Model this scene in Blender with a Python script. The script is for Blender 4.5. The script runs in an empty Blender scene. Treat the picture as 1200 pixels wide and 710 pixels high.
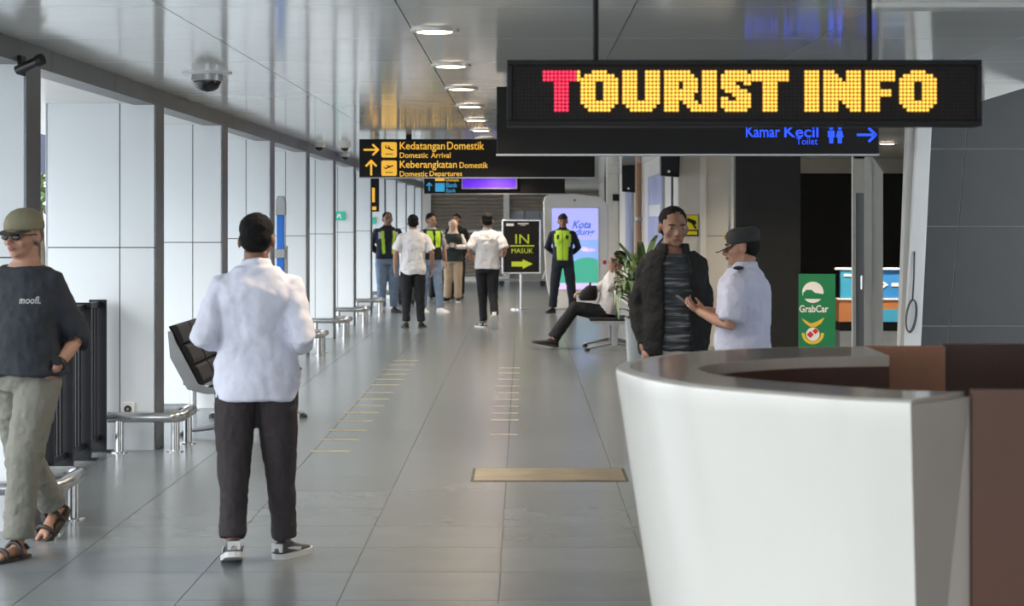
import bpy, bmesh, math, random
from math import sin, cos, pi, radians, sqrt
from mathutils import Vector, Matrix

random.seed(7)
SC = bpy.context.scene
COL = SC.collection

# ------------------------------------------------------------------ camera, sky, light, exposure
EYE = 1.62            # eye height in metres
F = 2333.0            # focal length in pixels of a 1200 px wide frame (70 mm on 36 mm)
VPX, VPY = 612.0, 257.0
cam_data = bpy.data.cameras.new('camera')
cam = bpy.data.objects.new('camera', cam_data)
COL.objects.link(cam)
cam.location = (0, 0, EYE)
cam.rotation_euler = (pi / 2, 0, 0)
cam_data.lens = 70.0
cam_data.sensor_width = 36.0
cam_data.sensor_fit = 'HORIZONTAL'
cam_data.shift_x = (600 - VPX) / 1200.0
cam_data.shift_y = (VPY - 355) / 1200.0
cam_data.clip_end = 500
cam_data.dof.use_dof = True
cam_data.dof.focus_distance = 14.0
cam_data.dof.aperture_fstop = 5.0
SC.camera = cam

world = bpy.data.worlds.new('world')
SC.world = world
world.use_nodes = True
bg = world.node_tree.nodes['Background']
bg.inputs[0].default_value = (0.86, 0.93, 1.0, 1)
bg.inputs[1].default_value = 2.2

sun_data = bpy.data.lights.new('sun', 'SUN')
sun_data.energy = 1.9
sun_data.angle = radians(50)
sun_data.color = (1.0, 0.97, 0.92)
sun = bpy.data.objects.new('sun', sun_data)
COL.objects.link(sun)
sun.rotation_euler = Vector((0.62, 0.62, -0.62)).to_track_quat('-Z', 'Y').to_euler()

SC.view_settings.view_transform = 'Standard'
SC.view_settings.look = 'None'
SC.view_settings.gamma = 1
SC.view_settings.use_curve_mapping = False
SC.view_settings.exposure = 0.88


def P(px, py, k):
    """pixel + depth scale (metres per pixel) -> point"""
    return Vector(((px - VPX) * k, F * k, EYE - (py - VPY) * k))


def G(px, py):
    """pixel of something standing on the floor -> point on the floor"""
    k = EYE / (py - VPY)
    return Vector(((px - VPX) * k, F * k, 0))


# ------------------------------------------------------------------ materials
MATS = {}


def mat(name, col, rough=0.5, metal=0.0, var=0.0, vscale=6.0, bump=0.0, bscale=40.0, emit=None, estr=0.0,
        spec=0.5, coat=0.0, island=0.0, alpha=1.0, trans=0.0, stretch=None):
    if name in MATS:
        return MATS[name]
    m = bpy.data.materials.new(name)
    m.use_nodes = True
    nt = m.node_tree
    b = nt.nodes['Principled BSDF']
    b.inputs['Base Color'].default_value = (*col, 1)
    b.inputs['Roughness'].default_value = rough
    b.inputs['Metallic'].default_value = metal
    b.inputs['Specular IOR Level'].default_value = spec
    b.inputs['Coat Weight'].default_value = coat
    b.inputs['Alpha'].default_value = alpha
    b.inputs['Transmission Weight'].default_value = trans
    tc = nt.nodes.new('ShaderNodeTexCoord')
    vec = tc.outputs['Object']
    if stretch:
        mp = nt.nodes.new('ShaderNodeMapping')
        mp.inputs['Scale'].default_value = stretch
        nt.links.new(vec, mp.inputs['Vector'])
        vec = mp.outputs['Vector']
    fac = None
    if var > 0:
        n = nt.nodes.new('ShaderNodeTexNoise')
        n.inputs['Scale'].default_value = vscale
        n.inputs['Detail'].default_value = 6
        nt.links.new(vec, n.inputs['Vector'])
        fac = n.outputs['Fac']
    if island > 0:
        oi = nt.nodes.new('ShaderNodeObjectInfo')
        ge = nt.nodes.new('ShaderNodeNewGeometry')
        ad = nt.nodes.new('ShaderNodeMath'); ad.operation = 'ADD'
        nt.links.new(oi.outputs['Random'], ad.inputs[0])
        nt.links.new(ge.outputs['Random Per Island'], ad.inputs[1])
        fr = nt.nodes.new('ShaderNodeMath'); fr.operation = 'FRACT'
        nt.links.new(ad.outputs[0], fr.inputs[0])
        if fac is not None:
            mx = nt.nodes.new('ShaderNodeMix')
            mx.inputs[0].default_value = island
            nt.links.new(fac, mx.inputs[2]); nt.links.new(fr.outputs[0], mx.inputs[3])
            fac = mx.outputs[0]
        else:
            fac = fr.outputs[0]
            var = island
    if fac is not None:
        r = nt.nodes.new('ShaderNodeValToRGB')
        r.color_ramp.elements[0].position = 0.25
        r.color_ramp.elements[1].position = 0.75
        r.color_ramp.elements[0].color = (*[max(0, c * (1 - var)) for c in col], 1)
        r.color_ramp.elements[1].color = (*[min(1, c * (1 + var)) for c in col], 1)
        nt.links.new(fac, r.inputs[0])
        nt.links.new(r.outputs[0], b.inputs['Base Color'])
    if bump > 0:
        n2 = nt.nodes.new('ShaderNodeTexNoise')
        n2.inputs['Scale'].default_value = bscale
        n2.inputs['Detail'].default_value = 4
        nt.links.new(vec, n2.inputs['Vector'])
        bp = nt.nodes.new('ShaderNodeBump')
        bp.inputs['Strength'].default_value = bump
        bp.inputs['Distance'].default_value = 0.02
        nt.links.new(n2.outputs['Fac'], bp.inputs['Height'])
        nt.links.new(bp.outputs[0], b.inputs['Normal'])
    if emit:
        b.inputs['Emission Color'].default_value = (*emit, 1)
        b.inputs['Emission Strength'].default_value = estr
    MATS[name] = m
    return m


M = {}
M['tile'] = mat('floor_tile', (0.175, 0.198, 0.212), 0.22, var=0.10, vscale=3.0, island=0.35, spec=0.5, bump=0.015, bscale=6)
M['grout'] = mat('floor_grout', (0.12, 0.13, 0.135), 0.7, var=0.2)
M['tape'] = mat('yellow_tape', (0.36, 0.33, 0.22), 0.4, var=0.35, vscale=14)
M['hatch'] = mat('hatch_brass', (0.20, 0.17, 0.11), 0.38, metal=0.2, var=0.3, vscale=5)
M['hatch_edge'] = mat('hatch_edge', (0.05, 0.05, 0.05), 0.6, var=0.2)
M['acp_white'] = mat('white_cladding', (0.66, 0.70, 0.73), 0.38, var=0.03, vscale=2.0)
M['pier_dark'] = mat('dark_cladding', (0.075, 0.078, 0.088), 0.35, var=0.1, vscale=4)
M['beam'] = mat('beam_grey', (0.115, 0.122, 0.130), 0.42, var=0.1, vscale=3)
M['ceil'] = mat('ceiling_metal', (0.84, 0.85, 0.845), 0.11, metal=0.2, var=0.05, vscale=1.2, island=0.5, bump=0.10, bscale=2.2)
M['ceil_gap'] = mat('ceiling_gap', (0.10, 0.10, 0.10), 0.8, var=0.1)
M['soffit'] = mat('soffit_panel', (0.60, 0.61, 0.61), 0.35, var=0.05)
M['beige'] = mat('beige_wall', (0.56, 0.545, 0.51), 0.5, var=0.05, vscale=2)
M['beige2'] = mat('light_beige', (0.68, 0.66, 0.62), 0.45, var=0.05, vscale=2)
M['blackwall'] = mat('black_wall', (0.012, 0.013, 0.014), 0.6, var=0.2)
M['darktile'] = mat('dark_wall_tile', (0.043, 0.045, 0.045), 0.4, var=0.10, vscale=5, island=0.3)
M['darkgrout'] = mat('grey_joint', (0.20, 0.205, 0.205), 0.7, var=0.1)
M['shutter'] = mat('shutter_brown', (0.34, 0.29, 0.24), 0.5, var=0.1)
M['steel'] = mat('stainless_steel', (0.62, 0.62, 0.62), 0.2, metal=1.0, var=0.08, vscale=20)
M['steel_dull'] = mat('brushed_grey_metal', (0.38, 0.39, 0.40), 0.4, metal=0.8, var=0.08)
M['fence'] = mat('black_fence_paint', (0.011, 0.012, 0.015), 0.4, var=0.2, spec=.25)
M['rubber'] = mat('black_rubber', (0.015, 0.015, 0.016), 0.6, var=0.2)
M['black'] = mat('black_plastic', (0.010, 0.010, 0.0105), 0.5, var=0.2, spec=.2)
M['blackgloss'] = mat('black_gloss', (0.014, 0.014, 0.015), 0.2, var=0.2)
M['signblack'] = mat('sign_black', (0.013, 0.012, 0.012), 0.5, var=0.15, spec=.2)
M['leather'] = mat('black_leatherette', (0.014, 0.014, 0.016), 0.45, var=0.2, spec=.25, bump=0.1, bscale=60)
M['white_plastic'] = mat('white_plastic', (0.75, 0.75, 0.73), 0.35, var=0.03)
M['corian'] = mat('white_solid_surface', (0.88, 0.845, 0.77), 0.25, var=0.02, vscale=3, coat=0.2)
M['counter_top'] = mat('counter_top_stone', (0.52, 0.44, 0.37), 0.12, var=0.10, vscale=8, coat=0.3)
M['counter_end'] = mat('counter_end_shaded', (0.42, 0.37, 0.33), 0.35, var=0.04)  # end face turned from the daylight: its shade is painted into this colour
M['brown'] = mat('brown_laminate', (0.105, 0.040, 0.020), 0.5, var=0.15, vscale=5, stretch=(1, 1, 0.15))
M['brown_dark'] = mat('dark_brown_laminate', (0.070, 0.026, 0.015), 0.5, var=0.15, vscale=5, stretch=(1, 1, 0.15))
M['brown_light'] = mat('light_brown_laminate', (0.40, 0.165, 0.088), 0.5, var=0.10, vscale=5, stretch=(1, 1, 0.15))
M['led_panel'] = mat('led_panel', (0.016, 0.013, 0.012), 0.6, var=0.25, vscale=60, spec=.15)
M['led_y'] = mat('led_yellow', (0.9, 0.6, 0.1), 0.4, emit=(1.0, 0.46, 0.035), estr=.66)
M['led_yc'] = mat('led_yellow_core', (0.9, 0.7, 0.2), 0.4, emit=(1.0, 0.66, 0.12), estr=.80)
M['led_r'] = mat('led_red', (0.9, 0.05, 0.1), 0.4, emit=(0.85, 0.012, 0.07), estr=.6)
M['led_rc'] = mat('led_red_core', (0.9, 0.1, 0.15), 0.4, emit=(1.0, 0.04, 0.12), estr=.65)
M['led_off'] = mat('led_unlit', (0.026, 0.020, 0.018), 0.5, var=0.2, spec=.2)
M['sign_yellow'] = mat('sign_yellow', (0.80, 0.48, 0.06), 0.5, emit=(0.85, 0.44, 0.035), estr=0.35)
M['sign_blue'] = mat('sign_blue', (0.02, 0.08, 0.8), 0.5, emit=(0.015, 0.07, 1.0), estr=0.6)
M['sign_cyan'] = mat('sign_cyan', (0.05, 0.35, 0.6), 0.5, emit=(0.04, 0.33, 0.65), estr=0.3)
M['sign_purple'] = mat('sign_purple', (0.1, 0.02, 0.6), 0.5, emit=(0.075, 0.01, 0.52), estr=0.5)
M['lime'] = mat('lime_print', (0.58, 0.72, 0.03), 0.5, var=0.04)
M['white_print'] = mat('white_print', (0.8, 0.8, 0.8), 0.5, var=0.03)
M['lamp'] = mat('downlight_glow', (1, 0.9, 0.75), 0.5, emit=(1.0, 0.80, 0.58), estr=6.0)
M['trim'] = mat('lamp_trim', (0.55, 0.53, 0.49), 0.3, metal=0.3, var=0.05)
M['green'] = mat('green_board', (0.012, 0.20, 0.085), 0.4, var=0.05)
M['exit_green'] = mat('exit_green', (0.01, 0.30, 0.19), 0.4, emit=(0.01, 0.33, 0.2), estr=0.35)
M['gold'] = mat('gold_print', (0.72, 0.50, 0.04), 0.45, var=0.1)
M['redp'] = mat('red_print', (0.55, 0.03, 0.03), 0.45, var=0.1)
M['bluepanel'] = mat('blue_panel', (0.035, 0.22, 0.58), 0.35, var=0.05)
M['lightbluepanel'] = mat('light_blue_panel', (0.05, 0.34, 0.58), 0.35, var=0.05)
M['orangepanel'] = mat('orange_brown_panel', (0.43, 0.17, 0.065), 0.45, var=0.06)
M['totem_blue'] = mat('totem_blue', (0.02, 0.16, 0.62), 0.35, var=0.05)
M['screen_top'] = mat('screen_lilac', (0.3, 0.3, 0.8), 0.3, emit=(0.42, 0.44, 0.95), estr=0.5)
M['screen_mid'] = mat('screen_blue', (0.3, 0.4, 0.8), 0.3, emit=(0.20, 0.36, 0.85), estr=0.5)
M['screen_low'] = mat('screen_green', (0.05, 0.3, 0.2), 0.3, emit=(0.055, 0.36, 0.25), estr=0.5)
M['screen_foot'] = mat('screen_pale', (0.5, 0.4, 0.7), 0.3, emit=(0.60, 0.50, 0.85), estr=0.5)
M['screen_ink'] = mat('screen_ink', (0.05, 0.15, 0.5), 0.3, emit=(0.045, 0.13, 0.50), estr=0.45)
M['poster'] = mat('lilac_poster', (0.33, 0.36, 0.62), 0.35, var=0.25, vscale=2)
M['copper'] = mat('brown_pipe', (0.36, 0.19, 0.11), 0.4, var=0.1)
M['cctv_yellow'] = mat('cctv_yellow', (0.62, 0.55, 0.02), 0.45, var=0.05)
M['glass_grey'] = mat('frosted_glass', (0.30, 0.31, 0.34), 0.3, var=0.05)
M['leafA'] = mat('leaf_green', (0.10, 0.17, 0.05), 0.4, island=0.45)
M['leafB'] = mat('leaf_pale', (0.36, 0.42, 0.20), 0.4, island=0.3)
M['planter'] = mat('grey_planter', (0.33, 0.37, 0.40), 0.25, var=0.08)
M['soil'] = mat('soil', (0.05, 0.035, 0.025), 0.9, var=0.3)
M['asphalt'] = mat('outdoor_paving', (0.46, 0.46, 0.45), 0.85, var=0.12)
M['bark'] = mat('bark', (0.12, 0.09, 0.06), 0.9, var=0.3)
M['navyboard'] = mat('navy_board', (0.035, 0.045, 0.085), 0.4, var=0.1)
M['outwall'] = mat('pale_render', (0.75, 0.75, 0.74), 0.7, var=0.05)


# ------------------------------------------------------------------ mesh helpers
class MB:
    def __init__(s):
        s.v = []; s.f = []; s.mi = []; s.cur = 0

    def add(s, vs, fs):
        o = len(s.v)
        s.v += [tuple(v) for v in vs]
        s.f += [[i + o for i in f] for f in fs]
        s.mi += [s.cur] * len(fs)
        return s

    def box(s, x0, x1, y0, y1, z0, z1):
        vs = [(x, y, z) for z in (z0, z1) for y in (y0, y1) for x in (x0, x1)]
        return s.add(vs, [(0, 2, 3, 1), (4, 5, 7, 6), (0, 1, 5, 4), (2, 6, 7, 3), (0, 4, 6, 2), (1, 3, 7, 5)])

    def prism(s, poly, d0, d1, axis='y'):
        """polygon in (x,z) extruded along y, or (x,y) along z, or (y,z) along x"""
        n = len(poly)

        def mk(a, b, d):
            return {'y': (a, d, b), 'z': (a, b, d), 'x': (d, a, b)}[axis]
        vs = [mk(a, b, d0) for a, b in poly] + [mk(a, b, d1) for a, b in poly]
        fs = [list(range(n)), list(range(2 * n - 1, n - 1, -1))]
        fs += [(i, i + n, (i + 1) % n + n, (i + 1) % n) for i in range(n)]
        return s.add(vs, fs)

    def rings(s, R, cap=True, closed=False):
        n = len(R[0]); m = len(R)
        vs = [p for r in R for p in r]
        fs = []
        for j in range(m if closed else m - 1):
            k = (j + 1) % m
            for i in range(n):
                fs.append((j * n + i, j * n + (i + 1) % n, k * n + (i + 1) % n, k * n + i))
        if cap and not closed:
            fs.append(list(range(n - 1, -1, -1)))
            fs.append([(m - 1) * n + i for i in range(n)])
        return s.add(vs, fs)

    def tube(s, pts, rad, n=10, round_ends=False, closed=False):
        pts = [Vector(p) for p in pts]
        if not isinstance(rad, (list, tuple)):
            rad = [rad] * len(pts)
        rad = list(rad)
        if round_ends:
            d0 = (pts[0] - pts[1]).normalized(); d1 = (pts[-1] - pts[-2]).normalized()
            r0, r1 = rad[0], rad[-1]
            pts = [pts[0] + d0 * r0 * .85, pts[0] + d0 * r0 * .5] + pts + [pts[-1] + d1 * r1 * .5, pts[-1] + d1 * r1 * .85]
            rad = [r0 * .45, r0 * .85] + rad + [r1 * .85, r1 * .45]
        R = []
        up = None
        m = len(pts)
        for i, p in enumerate(pts):
            if closed:
                t = (pts[(i + 1) % m] - pts[i - 1])
            else:
                t = (pts[min(i + 1, m - 1)] - pts[max(i - 1, 0)])
            t = t.normalized() if t.length > 1e-9 else Vector((0, 0, 1))
            if up is None:
                up = Vector((0, 0, 1)) if abs(t.z) < .9 else Vector((1, 0, 0))
            u = t.cross(up).normalized(); w = u.cross(t).normalized()
            up = w
            R.append([p + (u * cos(2 * pi * a / n) + w * sin(2 * pi * a / n)) * rad[i] for a in range(n)])
        return s.rings(R, closed=closed)

    def cyl(s, p, q, r, r2=None, n=16):
        return s.tube([p, q], [r, r if r2 is None else r2], n)

    def lathe(s, prof, c=(0, 0, 0), n=20):
        R = [[Vector(c) + Vector((r * cos(2 * pi * a / n), r * sin(2 * pi * a / n), z)) for a in range(n)] for r, z in prof]
        return s.rings(R)

    def blob(s, c, r, mtx=None, n=14, m=9):
        c = Vector(c)
        if not isinstance(r, (list, tuple)):
            r = (r, r, r)
        R = []
        for j in range(m + 1):
            th = -pi / 2 + pi * (j + .15 if j == 0 else (j - .15 if j == m else j)) / m
            R.append([c + Vector((r[0] * cos(th) * cos(2 * pi * a / n), r[1] * cos(th) * sin(2 * pi * a / n), r[2] * sin(th))) for a in range(n)])
        if mtx:
            R = [[mtx @ p for p in q] for q in R]
        return s.rings(R)

    def loft(s, rs, n=22, e=2.3, mtx=None):
        """horizontal super-ellipse rings (cx,cy,cz,rx,ry)"""
        R = []
        for cx, cy, cz, rx, ry in rs:
            q = []
            for a in range(n):
                t = 2 * pi * a / n
                ct, st = cos(t), sin(t)
                q.append(Vector((cx + rx * math.copysign(abs(ct) ** (2 / e), ct), cy + ry * math.copysign(abs(st) ** (2 / e), st), cz)))
            R.append(q)
        if mtx:
            R = [[mtx @ p for p in q] for q in R]
        return s.rings(R)

    def xform(s, mtx):
        s.v = [tuple(mtx @ Vector(v)) for v in s.v]
        return s

    def mesh(s, name):
        me = bpy.data.meshes.new(name)
        me.from_pydata(s.v, [], s.f)
        bm = bmesh.new(); bm.from_mesh(me)
        bmesh.ops.recalc_face_normals(bm, faces=bm.faces)
        bm.to_mesh(me); bm.free()
        if any(s.mi):
            me.polygons.foreach_set('material_index', s.mi)
        return me

    def build(s, name, material, parent=None, smooth=False, bevel=0.0, mats=None):
        me = s.mesh(name)
        for mm in (mats or [material]):
            me.materials.append(mm)
        o = bpy.data.objects.new(name, me)
        COL.objects.link(o)
        if parent:
            o.parent = parent
        if smooth:
            me.polygons.foreach_set('use_smooth', [True] * len(me.polygons))
            if smooth == 'auto':
                bm = bmesh.new(); bm.from_mesh(me)
                for e in bm.edges:
                    if len(e.link_faces) == 2 and e.calc_face_angle() > radians(35):
                        e.smooth = False
                bm.to_mesh(me); bm.free()
        if bevel:
            bv = o.modifiers.new('bevel', 'BEVEL'); bv.width = bevel; bv.segments = 2; bv.limit_method = 'ANGLE'
            DEFER.append((o, None))
        return o


DEFER = []


def tag(o, label=None, cat=None, group=None, kind=None):
    if label: o['label'] = label
    if cat: o['category'] = cat
    if group: o['group'] = group
    if kind: o['kind'] = kind
    return o


def thing(name, label, cat, loc=(0, 0, 0), rz=0.0, group=None, kind=None):
    o = bpy.data.objects.new(name, None)
    COL.objects.link(o)
    o.location = loc
    o.rotation_euler = (0, 0, rz)
    o.empty_display_size = 0.1
    return tag(o, label, cat, group, kind)


def struct(name, mb, m, label=None, parent=None, **kw):
    o = mb.build(name, m, parent, **kw)
    if not parent:
        o['kind'] = 'structure'
        if label: o['label'] = label
    return o


def share(o, parent, loc=None, name=None):
    c = o.copy(); COL.objects.link(c)
    c.parent = parent
    if loc is not None: c.location = loc
    return c


def copy_tree(o, parent=None):
    c = o.copy(); COL.objects.link(c); c.parent = parent
    for ch in list(o.children):
        copy_tree(ch, c)
    return c


def text(name, s, x0, x1, z0, z1, y, material, parent, bold=0.0, depth=0.002, shear=0.0):
    """flat lettering facing -Y that fills the given box"""
    cu = bpy.data.curves.new(name, 'FONT')
    cu.body = s
    cu.offset = bold
    cu.shear = shear
    cu.resolution_u = 3
    t = bpy.data.objects.new(name, cu)
    me = bpy.data.meshes.new_from_object(t)
    bpy.data.objects.remove(t)
    vs = [v.co.copy() for v in me.vertices]
    ax = min(v.x for v in vs); bx_ = max(v.x for v in vs); ay = min(v.y for v in vs); by = max(v.y for v in vs)
    for v, c in zip(me.vertices, vs):
        v.co = (x0 + (c.x - ax) / (bx_ - ax) * (x1 - x0), y, z0 + (c.y - ay) / (by - ay) * (z1 - z0))
    me.materials.clear()
    me.materials.append(material)
    o = bpy.data.objects.new(name, me)
    COL.objects.link(o)
    o.parent = parent
    return o


def arrow(mb, cx, cz, s, direction, y0, y1, w=None):
    """line arrow with a shaft and an open head"""
    w = w or s * .12
    if direction == 'right':
        shaft = [(-s, 0), (s, 0)]; heads = [[(s * .25, s * .75), (s, 0)], [(s * .25, -s * .75), (s, 0)]]
    else:
        shaft = [(0, -s), (0, s)]; heads = [[(-s * .75, s * .25), (0, s)], [(s * .75, s * .25), (0, s)]]
    for a, b in [shaft] + heads:
        a = Vector(a); b = Vector(b)
        d = (b - a).normalized(); n = Vector((-d.y, d.x)) * w / 2
        e = d * w * .35
        q = [a - n, b + e - n, b + e + n, a + n]
        mb.prism([(cx + p.x, cz + p.y) for p in q], y0, y1)
    return mb


def catmull(pts, n):
    pts = [Vector(p) for p in pts]
    out = []
    for i in range(len(pts) - 1):
        p0 = pts[max(i - 1, 0)]; p1 = pts[i]; p2 = pts[i + 1]; p3 = pts[min(i + 2, len(pts) - 1)]
        for j in range(n):
            t = j / n
            out.append(.5 * ((2 * p1) + (p2 - p0) * t + (2 * p0 - 5 * p1 + 4 * p2 - p3) * t * t + (3 * p1 - p0 - 3 * p2 + p3) * t ** 3))
    out.append(pts[-1])
    return out

# ================================================================== SETTING
CZ = EYE + 0.92        # ceiling height
XL = -2.575            # corridor line of the piers
T = 0.68               # floor tile
FAR = 52.0

# floor: slab, 300 or fewer single tiles near by, the rest as one part
floor = struct('floor', MB().box(-3.75, 6.5, -6, FAR + 1, -0.2, -0.006), M['grout'], 'grey stone tile floor of the terminal walkway')
tile0 = MB().box(-T / 2 + .0022, T / 2 - .0022, -T / 2 + .0022, T / 2 - .0022, -0.006, 0.0).build('tile', M['tile'], floor)
first = True
cols = [i for i in range(-5, 5)]
Y0 = 13.91 - 10 * T
for r in range(0, 22):
    for c in cols:
        loc = (c * T + .24, Y0 + r * T + T / 2, 0)
        if first:
            tile0.location = loc; first = False
        else:
            share(tile0, floor, loc)
mb = MB()
for r in range(-16, 68):
    for c in range(-5, 9):
        if 0 <= r < 22 and c in cols: continue
        x, y = c * T + .24, Y0 + r * T + T / 2
        if y > FAR: continue
        mb.add([(x - T / 2 + .0022, y - T / 2 + .0022, 0), (x + T / 2 - .0022, y - T / 2 + .0022, 0), (x + T / 2 - .0022, y + T / 2 - .0022, 0), (x - T / 2 + .0022, y + T / 2 - .0022, 0)], [(0, 1, 2, 3)])
tag(mb.build('tile_field', M['tile'], floor), kind='stuff')
# worn yellow guide strips stuck to the floor
for py in (528.7, 514.9, 504, 493.5, 483.7, 475.5, 467.6, 460, 451, 444.5, 438.5, 433, 427.5, 422.5):
    g = G(0, py)
    MB().box(-1.48, -1.20, g.y - .045, g.y + .045, 0, .0015).build('guide_strip', M['tape'], floor)
for py in (509, 492, 484, 476, 468, 460, 452, 444.5, 437, 431):
    g = G(0, py)
    MB().box(-.25, -.03, g.y - .035, g.y + .035, 0, .0015).build('guide_strip', M['tape'], floor)
hx0, hx1, hy0, hy1 = -.30, .64, 12.32, 12.92
MB().box(hx0 - .02, hx1 + .02, hy0 - .02, hy1 + .02, 0, .002).build('hatch_frame', M['hatch_edge'], floor)
MB().box(hx0, hx1, hy0, hy1, 0, .006).build('access_hatch', M['hatch'], floor)

# ceiling: slab and glossy metal panels
ceil = struct('ceiling', MB().box(-2.6, 6.5, -1.0, FAR + 1, CZ + .03, CZ + .35), M['ceil_gap'], 'glossy pale metal panel ceiling over the walkway')
PW, PL = 1.02, 1.52
p0 = None
for r in range(0, 34):
    for c in range(0, 9):
        x = XL + PW / 2 + c * PW; y = 1.02 + r * PL + PL / 2
        if y > FAR: continue
        if p0 is None:
            p0 = MB().box(-PW / 2 + .003, PW / 2 - .003, -PL / 2 + .004, PL / 2 - .004, 0, .03).build('ceiling_panel', M['ceil'], ceil)
            p0.location = (x, y, CZ)
        else:
            share(p0, ceil, (x, y, CZ))
# edge beam and outer soffit
beam = thing('trim_1', 'dark grey edge beam running along the tops of the white piers', None, (0, 0, 0), kind='structure')
y = -1.0
while y < FAR:
    MB().box(XL - .16, XL, y + .004, y + 1.696, CZ - .115, CZ + .03).build('beam_cover', M['beam'], beam)
    y += 1.7
soff = struct('trim_2', MB().box(-4.6, XL - .16, -1.0, FAR + 1, CZ - .095, CZ + .3), M['ceil_gap'], 'pale soffit panels outside the edge beam')
y = -1.0
while y < FAR:
    MB().box(-4.6, XL - .165, y + .003, y + 1.697, CZ - .105, CZ - .095).build('soffit_panel', M['soffit'], soff)
    y += 1.7

# piers with white cladding panels
PZ = [10.34, 14.0, 17.1, 20.4, 23.8, 27.2, 30.5, 33.9, 37.3, 40.7, 44.1, 47.5, 50.9]
PIER_L = -3.35
JX = -2.83
ZT = CZ - .105
JZ = EYE - .198


def make_pier():
    pr = thing('pier', 'white panel clad pier with a dark grey end facing the walkway', None, (0, 0, 0), kind='structure')
    MB().box(PIER_L + .012, XL - .012, .012, .29, 0, ZT).build('core', M['pier_dark'], pr)
    for a, b in ((PIER_L, JX - .004), (JX + .004, XL - .002)):
        for c, d in ((.0, JZ - .004), (JZ + .004, ZT)):
            MB().box(a, b, 0, .014, c, d).build('panel', M['acp_white'], pr)
            MB().box(a, b, .286, .30, c, d).build('panel', M['acp_white'], pr)
    MB().box(PIER_L - .002, PIER_L + .014, .0, .30, 0, ZT).build('side_panel', M['acp_white'], pr)
    MB().box(XL - .014, XL + .002, 0, .30, 0, ZT).build('end_cover', M['pier_dark'], pr)
    return pr


pier0 = make_pier()
piers = []
for i, z in enumerate([3.5, 6.9] + PZ):
    p = pier0 if i == 0 else copy_tree(pier0)
    p.location = (0, z, 0)
    piers.append(p)

# outside ground, board, tree and building seen through the gap
struct('ground', MB().box(-60, -3.75, -30, 90, -0.25, -0.05), M['asphalt'], 'pale paved forecourt outside the piers')

# far end wall
wf = thing('wall_far', 'far end wall with a brown roller shutter', None, (0, FAR, 0), kind='structure')
kf = FAR / F
MB().box(-4.7, (505 - VPX) * kf, -.02, .3, 0, CZ + .03).build('wall_panel', M['beige2'], wf)
MB().box((505 - VPX) * kf, 6.5, .02, .3, CZ - .16, CZ + .03).build('header', M['beige2'], wf)
MB().box((590 - VPX) * kf, (597 - VPX) * kf, -.05, .2, 0, CZ - .16).build('post', M['beige2'], wf)
mb = MB(); z = .12; zz = CZ - .16
prof = []
n = 0
while z < zz:
    mb.prism([(.10, z), (.07, z), (.0, z + .055), (.065, z + .095), (.10, z + .10)], (505 - VPX) * kf, (590 - VPX) * kf, 'x'); z += .10; n += 1
tag(mb.build('shutter_slats', M['shutter'], wf), kind='stuff')
MB().box((505 - VPX) * kf, (590 - VPX) * kf, .0, .10, 0, .12).build('bottom_bar', M['beige2'], wf)
MB().box((505 - VPX) * kf, (590 - VPX) * kf, .0, .06, 1.28, 1.34).build('middle_rail', M['beige'], wf)
mb = MB(); z = 1.85; n = 0
while z < zz:
    mb.prism([(.10, z), (.07, z), (.0, z + .055), (.065, z + .095), (.10, z + .10)], (597 - VPX) * kf, 6.4, 'x'); z += .10; n += 1
tag(mb.build('shutter_slats', M['shutter'], wf), kind='stuff')
for a, b in ((598, 614), (616, 632), (634, 660)):
    MB().box((a - VPX) * kf, (b - VPX) * kf, .06, .09, 1.3, 1.83).build('window_pane', M['glass_grey'], wf)
MB().box((597 - VPX) * kf, 6.4, .1, .13, 0, 1.9).build('dark_panel', M['shutter'], wf)

# right hand wall: receding part, return, black column, back room, tiled wall
XR = 2.0
wr = thing('wall_right', 'pale right hand wall of the walkway with posters', None, (0, 0, 0), kind='structure')
MB().box(XR, XR + .2, 25.6, 52, 0, CZ + .03).build('wall_panel', M['beige2'], wr)
kb = .0109
yb = F * kb
for a, b, c, d in ((795, 820.5, 0, 1.405), (795, 820.5, 1.413, CZ + .03), (827.5, 856.5, 0, 1.405), (827.5, 856.5, 1.413, CZ + .03)):
    MB().box((a - VPX) * kb, (b - VPX) * kb, yb, yb + .2, c, d).build('wall_panel', M['beige'], wr)
for a, b in ((820.5, 827.5), (856.5, 862.5)):
    MB().box((a - VPX) * kb, (b - VPX) * kb, yb - .03, yb + .2, 0, CZ + .03).build('post', M['beige2'], wr)
kc = .0095
cc = struct('wall_dark', MB().box((862 - VPX) * kc, (938 - VPX) * kc, F * kc, F * kc + .2, 0, CZ + .03), M['blackwall'], 'broad black wall pier beside the beige panels')
MB().box(XR - .02, (795 - VPX) * .0113, F * .0113, F * .0113 + .15, 0, CZ + .03).build('dark_fin', M['blackwall'], wr)
# back room beyond the opening
kr = .0130
br = struct('wall_back', MB().box(2.5, 6.5, F * kr, F * kr + .1, 0, 1.62 + .70), M['blackwall'], 'black back wall of the booth area')
MB().box(2.5, 6.5, F * kr - .02, F * kr + .1, 1.62 + .70, CZ + .03).build('pale_header', M['white_plastic'], br)
struct('wall_side', MB().box(6.3, 6.5, 12, 52, 0, CZ + .03), M['beige'], 'pale side wall of the booth area')
# dark tiled wall, battered slightly, facing the camera
kt = .0060
wt = thing('wall_tiled', 'dark grey tiled wall with pale joints beside the white post', None, (0, F * kt, 0), kind='structure')
lean = -.088


def shear_box(mbx, x0, x1, y0, y1, z0, z1, s):
    mbx.box(x0, x1, y0, y1, z0, z1)
    for i in range(len(mbx.v) - 8, len(mbx.v)):
        x, yy, z = mbx.v[i]
        mbx.v[i] = (x - s * (z - EYE), yy, z)


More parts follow.
